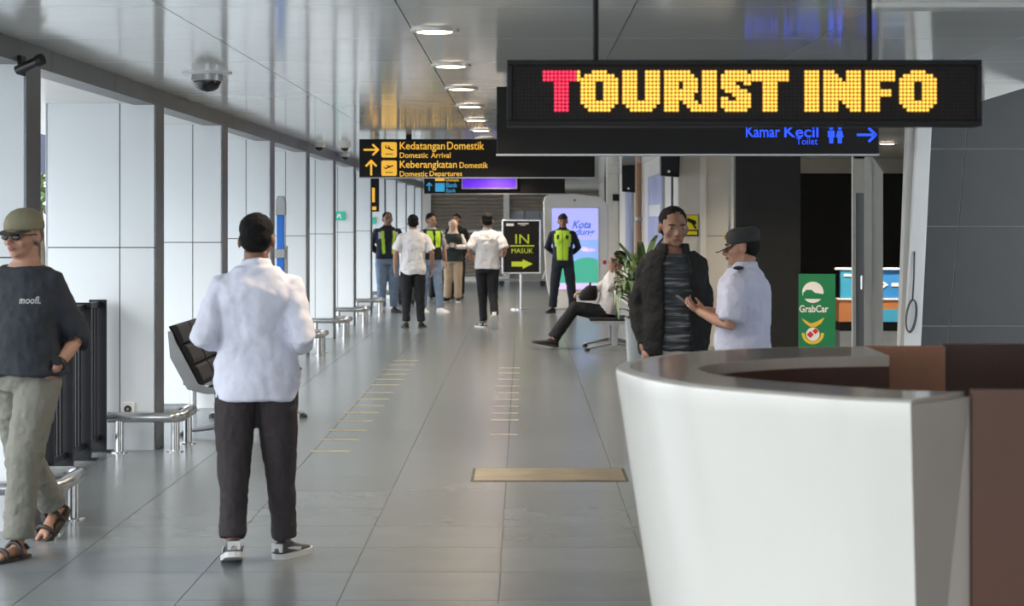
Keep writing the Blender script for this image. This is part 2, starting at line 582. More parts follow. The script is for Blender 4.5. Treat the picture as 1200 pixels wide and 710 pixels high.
mb = MB(); shear_box(mb, 2.76, 5.4, .004, .2, 0, CZ + .03, lean)
mb.build('joint_backing', M['darkgrout'], wt)
zs = [0, .215, .87, 1.57, 2.115, CZ + .02]
xs = [2.77, 3.07, 3.61, 4.15, 4.69, 5.23]
for i in range(len(xs) - 1):
    for j in range(len(zs) - 1):
        mb = MB(); shear_box(mb, xs[i] + .004, xs[i + 1] - .004, 0, .03, zs[j] + .004, zs[j + 1] - .004, lean)
        mb.build('wall_tile', M['darktile'], wt)
# pale sloping bulkhead over the tiled wall
mb = MB()
mb.prism([((1140 - VPX) * kt, EYE + (VPY - 121) * kt), ((1215 - VPX) * kt, EYE + (VPY - 98) * kt), ((1300 - VPX) * kt, EYE + (VPY - 72) * kt), ((1300 - VPX) * kt, CZ + .03), ((1140 - VPX) * kt, CZ + .03)], F * kt - .35, F * kt - .01)
struct('trim_3', mb, M['beige2'], 'pale sloping bulkhead above the dark tiled wall')
# leaning white post
kp = .0059
mb = MB()
mb.prism([((1075 - VPX) * kp, CZ + .02), ((1093 - VPX) * kp, CZ + .02), ((1071.5 - VPX) * kp, .0), ((1052 - VPX) * kp, 0)][::-1], F * kp - .05, F * kp + .12)
po = struct('trim_4', mb, M['white_plastic'], 'leaning white post at the edge of the dark tiled wall', bevel=.01)
mb = MB()
mb.prism([((1066 - VPX) * kp, CZ + .02), ((1074 - VPX) * kp, CZ + .02), ((1058 - VPX) * kp, .0), ((1050 - VPX) * kp, 0)][::-1], F * kp, F * kp + .12)
mb.build('side_strip', M['beige'], po)
# near right wall, out of view, added to block light from the right
struct('wall_near', MB().box(3.7, 3.9, -6, 10.5, 0, CZ + .03), M['beige'], 'pale wall out of view right of the counter, added to block side light')
# ceiling strip
MB().box(1.5, 6, 8.45, 8.62, CZ - .02, CZ + .01).build('cover_strip', M['white_plastic'], ceil)

# ================================================================== INFORMATION COUNTER
HT = EYE - .45
outer = [(1.155, 5.12), (.961, 4.93), (.82, 5.0), (.69, 5.12), (.475, 5.36), (.354, 5.62), (.288, 5.93), (.295, 6.18), (.375, 6.45), (.60, 6.81), (.83, 6.98), (1.21, 7.09)]
oc = catmull([(x, y, 0) for x, y in outer[1:]], 5)
inner = [(1.155, 5.20), (1.02, 5.22), (.89, 5.33), (.70, 5.54), (.57, 5.74), (.53, 5.93), (.55, 6.08), (.66, 6.28), (.86, 6.45), (1.02, 6.52), (1.21, 6.56)]
ic = catmull([(x, y, 0) for x, y in inner], 5)
n = len(oc)
ic = [ic[min(len(ic) - 1, round(i * (len(ic) - 1) / (n - 1)))] for i in range(n)]
cb = thing('information_counter', 'white curved information counter with brown wood interior and slanting front', 'counter', (1.1, 6.0, 0))
OFF = Vector((-1.1, -6.0, 0))
ctr = Vector((1.35, 6.0, 0))


def inset(p, z):
    d = (ctr - p); d.z = 0; d.normalize()
    t = (HT - z) / HT
    return p + d * (.18 * t) + OFF + Vector((0, 0, z))


# white shell: outer face from rim to floor with a rounded lip
mb = MB()
levels = [(0.0, 0), (.3, 0), (.6, 0), (.9, 0), (HT - .06, 0), (HT - .018, .0), (HT - .005, .004), (HT, .014)]
rows = []
for z, extra in levels:
    r = []
    for p in oc:
        q = inset(p, z)
        if extra:
            d = (ctr - p).normalized(); q += Vector((d.x, d.y, 0)) * extra
        r.append(q)
    rows.append(r)
back = [inset(p, 0.0) + (ctr - p).normalized() * .05 for p in oc]
backt = [inset(p, HT) + (ctr - p).normalized() * .05 for p in oc]
vs = [q for r in rows for q in r] + backt + back
R_ = len(rows) + 2
fs = []
for j in range(R_ - 1):
    for i in range(n - 1):
        fs.append((j * n + i, j * n + i + 1, (j + 1) * n + i + 1, (j + 1) * n + i))
for i in range(n - 1):
    fs.append(((R_ - 1) * n + i, (R_ - 1) * n + i + 1, i + 1, i))
fs.append([j * n for j in range(R_)])
fs.append([j * n + n - 1 for j in range(R_ - 1, -1, -1)])
mb.add(vs, fs)
mb.build('front_shell', M['corian'], cb, smooth='auto')
# stone top between outer lip and inner edge
mb = MB()
to = [p + OFF + (ctr - p).normalized() * .045 for p in oc]; ti = [p + OFF for p in ic]
vs = [q + Vector((0, 0, HT - .035)) for q in to] + [q + Vector((0, 0, HT - .035)) for q in ti] + [q + Vector((0, 0, HT + .001)) for q in to] + [q + Vector((0, 0, HT + .001)) for q in ti]
fs = []
for i in range(n - 1):
    fs += [(i, i + 1, n + i + 1, n + i), (2 * n + i, 3 * n + i, 3 * n + i + 1, 2 * n + i + 1), (i, 2 * n + i, 2 * n + i + 1, i + 1), (n + i, n + i + 1, 3 * n + i + 1, 3 * n + i)]
fs += [(0, n, 3 * n, 2 * n), (n - 1, 3 * n - 1, 4 * n - 1, 2 * n - 1)]
mb.add(vs, fs)
mb.build('counter_top', M['counter_top'], cb)
# brown inner lining
mb = MB()
ti2 = [p + OFF + (p - ctr).normalized() * .02 for p in ic]
vs = [q + Vector((0, 0, z)) for z in (0.02, HT - .034) for q in ti] + [q + Vector((0, 0, z)) for z in (0.02, HT - .034) for q in ti2]
fs = []
for i in range(n - 1):
    fs += [(i, i + 1, n + i + 1, n + i), (2 * n + i, 3 * n + i, 3 * n + i + 1, 2 * n + i + 1), (n + i, n + i + 1, 3 * n + i + 1, 3 * n + i)]
mb.add(vs, fs)
mb.build('inner_lining', M['brown_dark'], cb)
# near end cap
mb = MB()
a = oc[0]
e0 = [inset(a, z) for z in (0, HT - .01)]
q = Vector((1.155, 5.14, 0)) + OFF
vs = [e0[0], q, q + Vector((0, 0, HT - .01)), e0[1]]
vs += [v + Vector((.02, .05, 0)) for v in vs]
mb.add(vs, [(0, 1, 2, 3), (4, 7, 6, 5), (0, 4, 5, 1), (1, 5, 6, 2), (2, 6, 7, 3), (3, 7, 4, 0)])
mb.build('end_panel', M['counter_end'], cb)
MB().box(1.157 - 1.1, 2.1 - 1.1, 5.12 - 6, 5.15 - 6, 0, HT + .012).build('brown_front_panel', M['brown'], cb)
MB().box(2.07 - 1.1, 2.1 - 1.1, 5.15 - 6, 7.2 - 6, 0, HT).build('brown_side_panel', M['brown_dark'], cb)
MB().box(1.205 - 1.1, 1.50 - 1.1, 7.05 - 6, 7.10 - 6, 0, HT + .0).build('brown_cabinet', M['brown_light'], cb, bevel=.004)
MB().box(1.50 - 1.1, 2.07 - 1.1, 7.10 - 6, 7.16 - 6, 0, HT + .004).build('brown_back_panel', M['brown_dark'], cb)

# ================================================================== LED RUNNING TEXT SIGN
kl = .0028
lx0, lx1 = (594 - VPX) * kl, (1151 - VPX) * kl
lz0, lz1 = EYE + (VPY - 147.5) * kl, EYE + (VPY - 70) * kl
lcx = (lx0 + lx1) / 2
led = thing('led_sign', 'long black LED sign reading TOURIST INFO in yellow dots', 'sign', (lcx, F * kl, lz1))
fr = MB()
W2 = (lx1 - lx0) / 2; Hh = lz1 - lz0
b = .018
fr.box(-W2, W2, .02, .13, -Hh, 0)
fr.box(-W2, W2, 0, .02, -b, 0); fr.box(-W2, W2, 0, .02, -Hh, -Hh + b)
fr.box(-W2, -W2 + b, 0, .02, -Hh + b, -b); fr.box(W2 - b, W2, 0, .02, -Hh + b, -b)
fr.build('housing', M['black'], led, bevel=.003)
MB().box(-W2 + b, W2 - b, .012, .022, -Hh + b, -b).build('display_panel', M['led_panel'], led)
for px in (699, 1023):
    x = (px - VPX) * kl - lcx
    MB().cyl((x, .07, -.005), (x, .07, CZ - lz1 + .01), .0095, n=12).build('hanging_rod', M['black'], led, smooth='auto')
    MB().box(x - .04, x + .04, .03, .11, CZ - lz1 - .012, CZ - lz1).build('rod_plate', M['black'], led)
GL = {
    'T': ["1111111111", "1111111111", "1111111111"] + ["0001111000"] * 8,
    'O': ["0001111000", "0111111110", "1111111111", "1111001111", "1111001111", "1111001111", "1111001111", "1111001111", "1111111111", "0111111110", "0011111100"],
    'U': ["1111001111"] * 8 + ["1111111111", "0111111110", "0011111100"],
    'R': ["1111111000", "1111111100", "1111111110", "1111011110", "1111011110", "1111111110", "1111111100", "1111111100", "1111011110", "1111001111", "1111000111"],
    'I': ["1111"] * 11,
    'S': ["01111110", "11111111", "11111111", "11110011", "11111000", "01111110", "00011111", "11001111", "11111111", "11111111", "01111110"],
    'N': ["1110001111", "1111001111", "1111101111", "1111111111", "1111111111", "1111111111", "1111111111", "1111111111", "1111011111", "1111001111", "1111000111"],
    'F': ["11111111", "11111111", "11111111", "11110000", "11110000", "11111110", "11111110", "11110000", "11110000", "11110000", "11110000"],
}
word = [('T', 0), ('O', 10), ('U', 21), ('R', 32), ('I', 42), ('S', 47), ('T', 55), ('I', 69), ('N', 74), ('F', 85), ('O', 94)]
pit = 4.45 * kl
gx0 = (638 - VPX) * kl - lcx
gz0 = (EYE + (VPY - 84.2) * kl) - lz1


def dot(mb, x, z, r, y0):
    nn = 8
    o = [(x + r * cos(2 * pi * i / nn), y0 + .004, z + r * sin(2 * pi * i / nn)) for i in range(nn)]
    t = [(x + r * .55 * cos(2 * pi * i / nn), y0, z + r * .55 * sin(2 * pi * i / nn)) for i in range(nn)]
    mb.cur = 0
    mb.add(o + t, [(i, (i + 1) % nn, nn + (i + 1) % nn, nn + i) for i in range(nn)])
    mb.cur = 1
    mb.add(t, [list(range(nn))])
    mb.cur = 0


occ = set()
for li, (ch, c0) in enumerate(word):
    red = MB(); yel = MB()
    for r, row in enumerate(GL[ch]):
        for c, bit in enumerate(row):
            if bit == '1':
                occ.add((c0 + c, r))
                tgt = yel if (li > 0 or (c >= 8 and r < 3)) else red
                if li == 0 and c == 8: tgt = red
                dot(tgt, gx0 + (c0 + c) * pit, gz0 - r * pit, pit * .465, .004)
    if red.v:
        red.build('letter', None, led, mats=[M['led_r'], M['led_rc']])
    if yel.v:
        yel.build('letter' if not red.v else 'letter_edge', None, led, mats=[M['led_y'], M['led_yc']])
mb = MB()
for c in range(-9, 115):
    for r in range(-2, 14):
        if (c, r) not in occ:
            x = gx0 + c * pit; z = gz0 - r * pit
            if abs(x) < W2 - b - .004 and -Hh + b + .004 < z < -b - .004:
                q = pit * .3
                mb.add([(x - q, .010, z), (x, .010, z - q), (x + q, .010, z), (x, .010, z + q)], [(0, 1, 2, 3)])
tag(mb.build('unlit_dots', M['led_off'], led), kind='stuff')


# ================================================================== HANGING WAY SIGNS
def way_sign(name, label, px0, px1, py1, k):
    x0, x1 = (px0 - VPX) * k, (px1 - VPX) * k
    z0 = EYE + (VPY - py1) * k
    cx = (x0 + x1) / 2
    t = thing(name, label, 'sign', (cx, F * k, CZ))
    w = (x1 - x0) / 2
    top = -.05
    MB().box(-w, w, 0, .12, z0 - CZ, top).build('sign_box', M['signblack'], t, bevel=.006)
    MB().box(-w - .004, w + .004, -.004, .124, z0 - CZ - .008, z0 - CZ + .004).build('edge_trim', M['steel_dull'], t)
    for s in (-.58, .58):
        MB().box(s * w - .03, s * w + .03, .03, .09, top - .005, .01).build('hanger', M['black'], t)
    return t, (lambda px, py: ((px - VPX) * k - cx, EYE + (VPY - py) * k - CZ))


# toilet sign
t, q = way_sign('wayfinding_sign', 'black hanging sign with blue Kamar Kecil toilet lettering', 582, 1030, 181, .0056)


def fit(t, q, name, s, px0, px1, py0, py1, m, bold=.01, shear=0):
    a = q(px0, py1); b_ = q(px1, py0)
    return text(name, s, a[0], b_[0], a[1], b_[1], -.002, m, t, bold, shear=shear)


fit(t, q, 'lettering', 'Kamar', 874, 914, 147.5, 161, M['sign_blue'], .016)
fit(t, q, 'lettering', 'Kecil', 919, 959, 147.5, 161, M['sign_blue'], .016)
fit(t, q, 'lettering', 'Toilet', 933, 958, 161.5, 169.5, M['sign_blue'], .0)
for px in (974, 984):
    mb = MB()
    c = q(px, 158); s = .0056
    ring = [(c[0] + 2.4 * s * cos(2 * pi * i / 12), q(0, 149.8)[1] + 2.4 * s * sin(2 * pi * i / 12)) for i in range(12)]
    mb.prism(ring, -.003, 0)
    a0 = q(px, 153); a1 = q(px, 161); a2 = q(px, 168)
    if px == 974:
        mb.prism([(c[0] - 4 * s, a0[1]), (c[0] + 4 * s, a0[1]), (c[0] + 4 * s, a1[1]), (c[0] - 4 * s, a1[1])], -.003, 0)
    else:
        mb.prism([(c[0] - 2.6 * s, a0[1]), (c[0] + 2.6 * s, a0[1]), (c[0] + 4.6 * s, a1[1]), (c[0] - 4.6 * s, a1[1])], -.003, 0)
    mb.prism([(c[0] - 2.4 * s, a1[1]), (c[0] + 2.4 * s, a1[1]), (c[0] + 2.4 * s, a2[1]), (c[0] - 2.4 * s, a2[1])], -.003, 0)
    mb.build('person_symbol', M['sign_blue'], t)
c = q(1015, 158)
arrow(MB(), c[0], c[1], .0056 * 11, 'right', -.003, 0, .0056 * 3).build('arrow', M['sign_blue'], t)

# arrivals and departures sign
kk = .00925
t, q = way_sign('wayfinding_sign', 'black hanging sign with yellow domestic arrival and departures lettering', 421, 697, 208, kk)
Ys = M['sign_yellow']


def plane_icon(t, q, px, py, s, k, up, y=-.002):
    c = q(px, py)
    mb = MB()
    r = s * k
    pts = []
    for cx, cz, a0 in ((1, 1, 0), (-1, 1, 90), (-1, -1, 180), (1, -1, 270)):
        for i in range(4):
            a = radians(a0 + i * 30)
            pts.append((c[0] + cx * r * .8 + r * .2 * cos(a), c[1] + cz * r * .8 + r * .2 * sin(a)))
    mb.prism(pts, y, 0)
    plate = mb.build('pictogram', Ys, t)
    mb = MB()
    ang = radians(22 if up else -22)

    def rot(x, z):
        return (c[0] + (x * cos(ang) - z * sin(ang)) * r, c[1] + .12 * r + (x * sin(ang) + z * cos(ang)) * r)
    mb.prism([rot(*p) for p in ((-.62, .02), (-.55, -.07), (.55, -.07), (.66, 0), (.55, .08), (-.5, .09))], y - .002, y)
    mb.prism([rot(*p) for p in ((-.05, .05), (-.32, .38), (-.2, .38), (.25, .05))], y - .002, y)
    mb.prism([rot(*p) for p in ((-.55, .06), (-.72, .3), (-.62, .3), (-.42, .06))], y - .002, y)
    mb.prism([(c[0] - .5 * r, c[1] - .62 * r), (c[0] + .5 * r, c[1] - .62 * r), (c[0] + .5 * r, c[1] - .52 * r), (c[0] - .5 * r, c[1] - .52 * r)], y - .002, y)
    mb.build('aeroplane_symbol', M['signblack'], plate)


c = q(434.5, 175.5); arrow(MB(), c[0], c[1], kk * 8.5, 'right', -.003, 0, kk * 2.4).build('arrow', Ys, t)
c = q(435, 197); arrow(MB(), c[0], c[1], kk * 8.5, 'up', -.003, 0, kk * 2.4).build('arrow', Ys, t)
plane_icon(t, q, 456, 175.5, 9, kk, False)
plane_icon(t, q, 456, 197, 9, kk, True)
fit(t, q, 'lettering', 'Kedatangan', 468.5, 521.5, 166.3, 178, Ys, .012)
fit(t, q, 'lettering', 'Domestik', 524, 567.5, 166.0, 175.4, Ys, .012)
fit(t, q, 'lettering', 'Domestic', 468.5, 501.5, 178.6, 185, Ys, .012)
fit(t, q, 'lettering', 'Arrival', 505, 528, 178.6, 185, Ys, .012)
fit(t, q, 'lettering', 'Keberangkatan', 468.5, 535.5, 188.2, 199.5, Ys, .012)
fit(t, q, 'lettering', 'Domestik', 538.5, 572, 190, 197, Ys, .012)
fit(t, q, 'lettering', 'Domestic', 468.5, 501, 200.5, 206.8, Ys, .012)
fit(t, q, 'lettering', 'Departures', 503.5, 541.5, 200.5, 208, Ys, .012)

# bank sign farther on with a purple running display
kk = .015
t, q = way_sign('wayfinding_sign', 'black hanging sign with blue Bank lettering and purple display', 497, 662, 227, kk)
c = q(503, 219); arrow(MB(), c[0], c[1], kk * 4.6, 'up', -.003, 0, kk * 1.3).build('arrow', M['sign_cyan'], t)
a = q(510, 224.5); b_ = q(521, 214.5)
MB().box(a[0], b_[0], -.003, 0, a[1], b_[1]).build('pictogram', M['sign_cyan'], t)
fit(t, q, 'lettering', 'Bank', 523, 536, 214, 219.5, M['sign_cyan'], .01)
fit(t, q, 'lettering', 'Bank', 523, 534, 221, 225.5, M['sign_cyan'], 0)
a = q(510, 212); b_ = q(521, 207)
MB().box(a[0], b_[0], -.003, 0, a[1], b_[1]).build('pictogram', Ys, t)
fit(t, q, 'lettering', 'Domestic', 523, 538, 209, 212.5, Ys, .01)
a = q(541, 221.5); b_ = q(606, 208)
pd = MB().box(a[0], b_[0], -.10, 0, a[1], b_[1]).build('display_housing', M['steel_dull'], t)
a = q(542.2, 220.3); b_ = q(604.8, 209)
MB().box(a[0], b_[0], -.104, -.10, a[1], b_[1]).build('purple_display', M['sign_purple'], pd)

# vertical blade sign and green exit plates by the far piers
kk = .0132
t = thing('blade_sign', 'narrow black upright sign with yellow lettering on a far pier', 'sign', ((439.5 - VPX) * kk, F * kk, EYE + (VPY - 205) * kk))
MB().box(-4.5 * kk, 4.5 * kk, 0, .08, -43 * kk, 0).build('sign_box', M['signblack'], t)
MB().box(-3.4 * kk, -.2 * kk, -.004, 0, -32 * kk, -15 * kk).build('lettering', M['sign_yellow'], t)
MB().box(-3.4 * kk, 1.5 * kk, -.004, 0, -41 * kk, -37 * kk).build('lettering', M['sign_yellow'], t)
MB().box(-.02, .02, .02, .06, -.01, CZ - (EYE + (VPY - 205) * kk) + .005).build('hanger', M['black'], t)
for px, py, k, lb in ((398.5, 253, 30.5 / F, 'small green emergency exit plate high above the bumper rails'), (435.5, 258.5, 37.3 / F, 'small green emergency exit plate below the narrow black upright sign')):
    t = thing('exit_sign', lb, 'sign', ((px - VPX) * k, F * k - .031, EYE - (py - VPY) * k))
    MB().box(-.075, .075, 0, .03, -.065, .065).build('plate', M['exit_green'], t)
    mb = MB()
    mb.prism([(-.05, -.03), (-.03, -.03), (-.01, 0), (.01, -.04), (.03, -.04), (.01, .01), (.02, .03), (-.03, .03)], -.003, 0)
    mb.build('running_figure', M['white_print'], t)

# ================================================================== CEILING LAMPS AND CAMERAS
lamp0 = None
for k in (.00414, .00508, .00597, .0069, .00786, .00876, .0097, .0107, .0117, .0127, .0137, .0147, .0157, .0167, .0177, .0187):
    if lamp0 is None:
        lamp0 = thing('downlight', 'round recessed downlight in the metal ceiling', 'ceiling light', group='round downlights along the ceiling')
        MB().lathe([(.085, -.004), (.088, -.012), (.118, -.010), (.12, .004), (.085, .004)], n=24).build('trim_ring', M['trim'], lamp0, smooth='auto')
        MB().lathe([(.0, -.014), (.080, -.014), (.086, -.011), (.086, .002), (.0, .002)], n=24).build('lens', M['lamp'], lamp0)
        ld = bpy.data.lights.new('downlight_bulb', 'AREA'); ld.shape = 'DISK'; ld.size = .16; ld.energy = 16; ld.color = (1.0, .80, .58); ld.spread = radians(150)
        lo = bpy.data.objects.new('bulb', ld); COL.objects.link(lo); lo.parent = lamp0; lo.location = (0, 0, -.02)
        o = lamp0
    else:
        o = copy_tree(lamp0)
    o.location = (-.425, F * k, CZ - .001)
for x_, y_, lb in ((4.4, 24.0, 'round recessed downlight over the blue service desk'), (3.3, 19.2, 'added downlight brightening the green GrabCar board')):  # the lamp over the green board is added to brighten the booth
    o = copy_tree(lamp0); o.location = (x_, y_, CZ - .001); o['label'] = lb; del o['group']
    for ch in o.children:
        if ch.type == 'LIGHT': ch.data = ch.data.copy(); ch.data.energy = 60 if x_ > 4 else 35

# big dome camera
kd = .00535
t = thing('dome_camera', 'large dark glass dome camera on a round ceiling plate', 'camera', ((243 - VPX) * kd, F * kd, CZ))
MB().lathe([(.0, .002), (.155, .002), (.155, -.010), (.10, -.014), (0, -.014)], n=24).build('ceiling_plate', M['soffit'], t, smooth='auto')
MB().lathe([(.098, -.012), (.100, -.05), (.092, -.055)], n=24).build('collar', M['steel_dull'], t, smooth='auto')
MB().lathe([(.088, -.04), (.086, -.065), (.072, -.095), (.045, -.115), (.0, -.122)], n=24).build('dome', M['blackgloss'], t, smooth=True)
d0 = None
for px, py, k, lb in ((374, 168, .0103, 'small white dome camera on the ceiling beside the edge beam'), (404, 169, .0104, 'small white dome camera with broad housing nearest the arrivals sign'), (404, 181, .0119, 'small white dome camera behind the broader one near the arrivals sign')):
    t = thing('dome_camera', lb, 'camera', ((px - VPX) * k, F * k, CZ))
    MB().lathe([(.0, .002), (.075, .002), (.075, -.035), (.07, -.05), (0, -.05)], n=18).build('housing', M['white_plastic'], t, smooth='auto')
    MB().lathe([(.05, -.045), (.046, -.07), (.028, -.09), (0, -.096)], n=18).build('dome', M['blackgloss'], t, smooth=True)
# bullet camera bracketed at the near pier
kx = .0044
t = thing('bullet_camera', 'black bullet camera on a bracket under the beam by the near pier', 'camera', (XL + .001, 10.2, EYE + (VPY - 78) * kx))
MB().box(0, .02, -.05, .05, -.05, .05).build('mount_plate', M['black'], t, bevel=.004)
MB().tube([(.01, 0, 0), (.05, -.02, .0), (.07, -.05, .005)], .014).build('arm', M['black'], t, smooth='auto')
MB().tube([(.0, -.06, -.03), (.13, -.10, .02)], [.024, .026], 14).build('body', M['blackgloss'], t, smooth='auto')
MB().tube([(.115, -.095, .016), (.142, -.105, .026)], [.030, .030], 14).build('front_hood', M['black'], t, smooth='auto')

# ================================================================== BUMPER RAILS ROUND THE PIERS
RH = .245


def make_rail():
    t = thing('bumper_rail', 'low stainless steel tube bumper rail round a white pier', 'bumper rail', group='steel bumper rails round the piers')
    path = [(-2.88, -.16, RH)] + [(-2.46, -.16, RH), (-2.41, -.135, RH), (-2.385, -.085, RH)] + [(-2.385, .385, RH), (-2.41, .435, RH), (-2.46, .46, RH), (-2.88, .46, RH)]
    MB().tube(path, .038, 14).build('tube', M['steel'], t, smooth='auto')
    for x, y in ((-2.80, -.16), (-2.42, -.11), (-2.42, .41), (-2.80, .46)):
        lg = MB().cyl((x, y, .0), (x, y, RH), .030, n=14).build('leg', M['steel'], t, smooth='auto')
        MB().lathe([(.0, 0), (.06, 0), (.06, .006), (.034, .012)], (x, y, 0), 16).build('foot_flange', M['steel'], lg, smooth='auto')
    return t


r0 = make_rail()
for i, z in enumerate(PZ[:9]):
    o = r0 if i == 0 else copy_tree(r0)
    o.location = (0, z, 0)
for i, o in enumerate([q_ for q_ in bpy.data.objects if q_.name.startswith('bumper_rail') and q_.parent is None]):
    i = PZ.index(min(PZ, key=lambda z_: abs(z_ - o.location.y)))
    if i < 3:
        if 'group' in o: del o['group']
        o['label'] = ('steel tube bumper rail behind the legs of the man in the olive cap', 'steel tube bumper rail below the white wall socket', 'steel tube bumper rail round the pier behind the black beam seating')[i]

# ================================================================== BLACK FENCE between the first two piers
FX = -2.96
t = thing('fence', 'black metal barrier fence with upright bars between two white piers', 'fence', (FX, 10.75, 0))
posts = [0.0, .53, 1.06, 1.59, 2.12, 2.65, 3.14]
for y in posts:
    MB().box(-.06, .06, y - .012, y + .012, 0, 1.06).build('post', M['fence'], t)
    MB().box(-.10, .10, y - .04, y + .04, 0, .012).build('foot_plate', M['fence'], t)
for z in (.10, 1.03):
    MB().box(-.02, .02, 0, 3.14, z - .018, z + .018).build('rail', M['fence'], t)
for a, b_ in zip(posts, posts[1:]):
    nb = 6
    for j in range(1, nb):
        y = a + (b_ - a) * j / nb
        MB().cyl((0, y, .1), (0, y, 1.03), .010, n=8).build('bar', M['fence'], t, smooth='auto')

# socket on the pier
t = thing('wall_socket', 'white wall socket on the front of a white pier', 'socket', (-2.77, 14.0, EYE - (479 - VPY) * .006))
MB().box(-.048, .048, -.018, .0, -.048, .048).build('plate', M['white_plastic'], t, bevel=.006)
MB().tube([(0, -.022, 0), (0, -.012, 0)], [.026, .026], 18).build('recess', M['rubber'], t, smooth='auto')
MB().tube([(0, -.025, 0), (0, -.02, 0)], [.010, .010], 12).build('pin_cover', M['steel_dull'], t, smooth='auto')


# ================================================================== BEAM SEATING
def beam_seat(label, loc, rz, nseat, armless=False):
    t = thing('beam_seating', label, 'bench', loc, rz)
    L = nseat * .56
    MB().box(-.05, .03, -.03, L + .03, .30, .36).build('beam', M['steel_dull'], t, bevel=.004)
    for y in (.15, L - .15):
        lg = MB().box(-.045, .025, y - .035, y + .035, .06, .31).build('leg', M['steel_dull'], t, bevel=.004)
        mb = MB()
        mb.tube([(-.42, y, .035), (-.25, y, .055), (0, y, .105), (.2, y, .06), (.34, y, .035)], [.014, .018, .024, .018, .014], 8)
        mb.build('foot_bar', M['steel_dull'], lg, smooth='auto')
        for x in (-.41, .33):
            MB().lathe([(0, 0), (.034, 0), (.034, .02), (.015, .035), (0, .035)], (x, y, 0), 12).build('foot_pad', M['rubber'], lg, smooth='auto')
    for i in range(nseat):
        y0 = i * .56 + .02; y1 = y0 + .52
        sp = [(-.26, .355), (-.18, .395), (.0, .40), (.2, .41), (.30, .405), (.31, .385), (.28, .365), (-.18, .35)]
        MB().prism(sp, y0, y1).xform(Matrix(((1, 0, 0, 0), (0, 1, 0, 0), (0, 0, 1, 0), (0, 0, 0, 1)))).build('seat', M['leather'], t, bevel=.008)
        # back cushion in three padded ribs
        pa = Vector((-.27, 0, .38)); pb = Vector((-.49, 0, .83))
        d = (pb - pa); nrm = Vector((d.z, 0, -d.x)).normalized()
        ribs = 3
        for r in range(ribs):
            u0, u1 = pa + d * (r / ribs + .006), pa + d * ((r + 1) / ribs - .006)
            pr = [u0, u0 + nrm * .035 + d * .01, u0 + nrm * .045 + d * .06, u1 + nrm * .045 - d * .06, u1 + nrm * .035 - d * .01, u1]
            MB().prism([(p.x, p.z) for p in pr], y0, y1).build('back_pad', M['leather'], t, bevel=.006)
        pr = [pa - nrm * .0, pb, pb - nrm * .015, pa - nrm * .015]
        MB().prism([(p.x, p.z) for p in pr], y0, y1).build('back_shell', M['black'], t)
    for i in range(nseat + 1):
        y = i * .56
        pr = [(-.505, .79), (-.49, .60), (-.36, .36), (-.22, .325), (.27, .345), (.28, .375), (-.2, .375), (-.28, .40), (-.44, .70), (-.475, .79)]
        MB().prism(pr, y - .012, y + .012).build('side_frame', M['steel_dull'], t, bevel=.003)
        ar = [(-.36, .60, ), (.12, .62), (.22, .60), (.24, .57), (.12, .585), (-.36, .57)]
        if not armless:
            MB().prism(ar, y - .025, y + .025).build('armrest', M['black'], t, bevel=.008)
            MB().prism([(.05, .37), (.09, .37), (.15, .59), (.11, .59)], y - .01, y + .01).build('arm_post', M['steel_dull'], t)
    return t


beam_seat('black padded beam seating with grey frame by the white piers', (-2.12, 14.75, 0), 0, 3, armless=True)
beam_seat('black beam seating the man on the phone sits on', (1.13, 25.5, 0), pi, 2, armless=True)

# blue totem at the pier
kk = .0084
t = thing('totem', 'slim blue and grey charging totem in front of a white pier', 'totem', ((328.5 - VPX) * kk, F * kk - .02, 0))
MB().box(-.035, .035, 0, .10, .0, 1.66).build('body', M['totem_blue'], t, bevel=.006)
MB().prism([(-.05, 1.66), (.05, 1.66), (.05, 1.80), (.03, 1.85), (-.03, 1.85), (-.05, 1.80)], -.01, .11).build('head', M['steel_dull'], t, bevel=.006)
MB().box(-.05, .05, -.02, .11, 1.24, 1.33).build('middle_band', M['steel_dull'], t, bevel=.004)
MB().box(.036, .062, .02, .12, .0, 1.36).build('side_rail', M['steel_dull'], t)
MB().box(-.12, .12, -.06, .2, 0, .02).build('base_plate', M['steel_dull'], t)

# ================================================================== IN / MASUK SIGN
kk = .01528
g = Vector(((610.5 - VPX) * kk, F * kk, 0))
t = thing('stand_sign', 'black standing sign reading IN MASUK with a lime arrow', 'sign', g)


def q2(px, py): return ((px - 610.5) * kk, EYE - (py - VPY) * kk)


a = q2(588, 321); b_ = q2(634, 257)
MB().box(a[0], b_[0], -.02, .02, a[1], b_[1]).build('frame', M['steel'], t, bevel=.012)
MB().box(a[0] + .03, b_[0] - .03, -.026, -.018, a[1] + .03, b_[1] - .03).build('board', M['signblack'], t)
MB().cyl((0, 0, .02), (0, 0, a[1]), .022, n=14).build('pole', M['steel'], t, smooth='auto')
MB().lathe([(0, 0), (.19, 0), (.19, .03), (.05, .04), (0, .04)], n=24).build('base', M['steel'], t, smooth='auto')
for s, x0, x1, y0, y1, bo in (('IN', 604, 620, 274.5, 285.5, .0), ('MASUK', 599.5, 624.5, 291, 296.5, .0)):
    a = q2(x0, y1); b_ = q2(x1, y0)
    text('lettering', s, a[0], b_[0], a[1], b_[1], -.028, M['lime'], t, bo)
a = q2(598, 288.7); b_ = q2(626, 287.3)
MB().box(a[0], b_[0], -.029, -.026, a[1], b_[1]).build('rule', M['lime'], t)
MB().prism([q2(*p) for p in ((599.5, 306.5), (612.5, 306.5), (612.5, 303.8), (624.5, 309.2), (612.5, 314.8), (612.5, 312.2), (599.5, 312.2))], -.029, -.026).build('arrow', M['lime'], t)
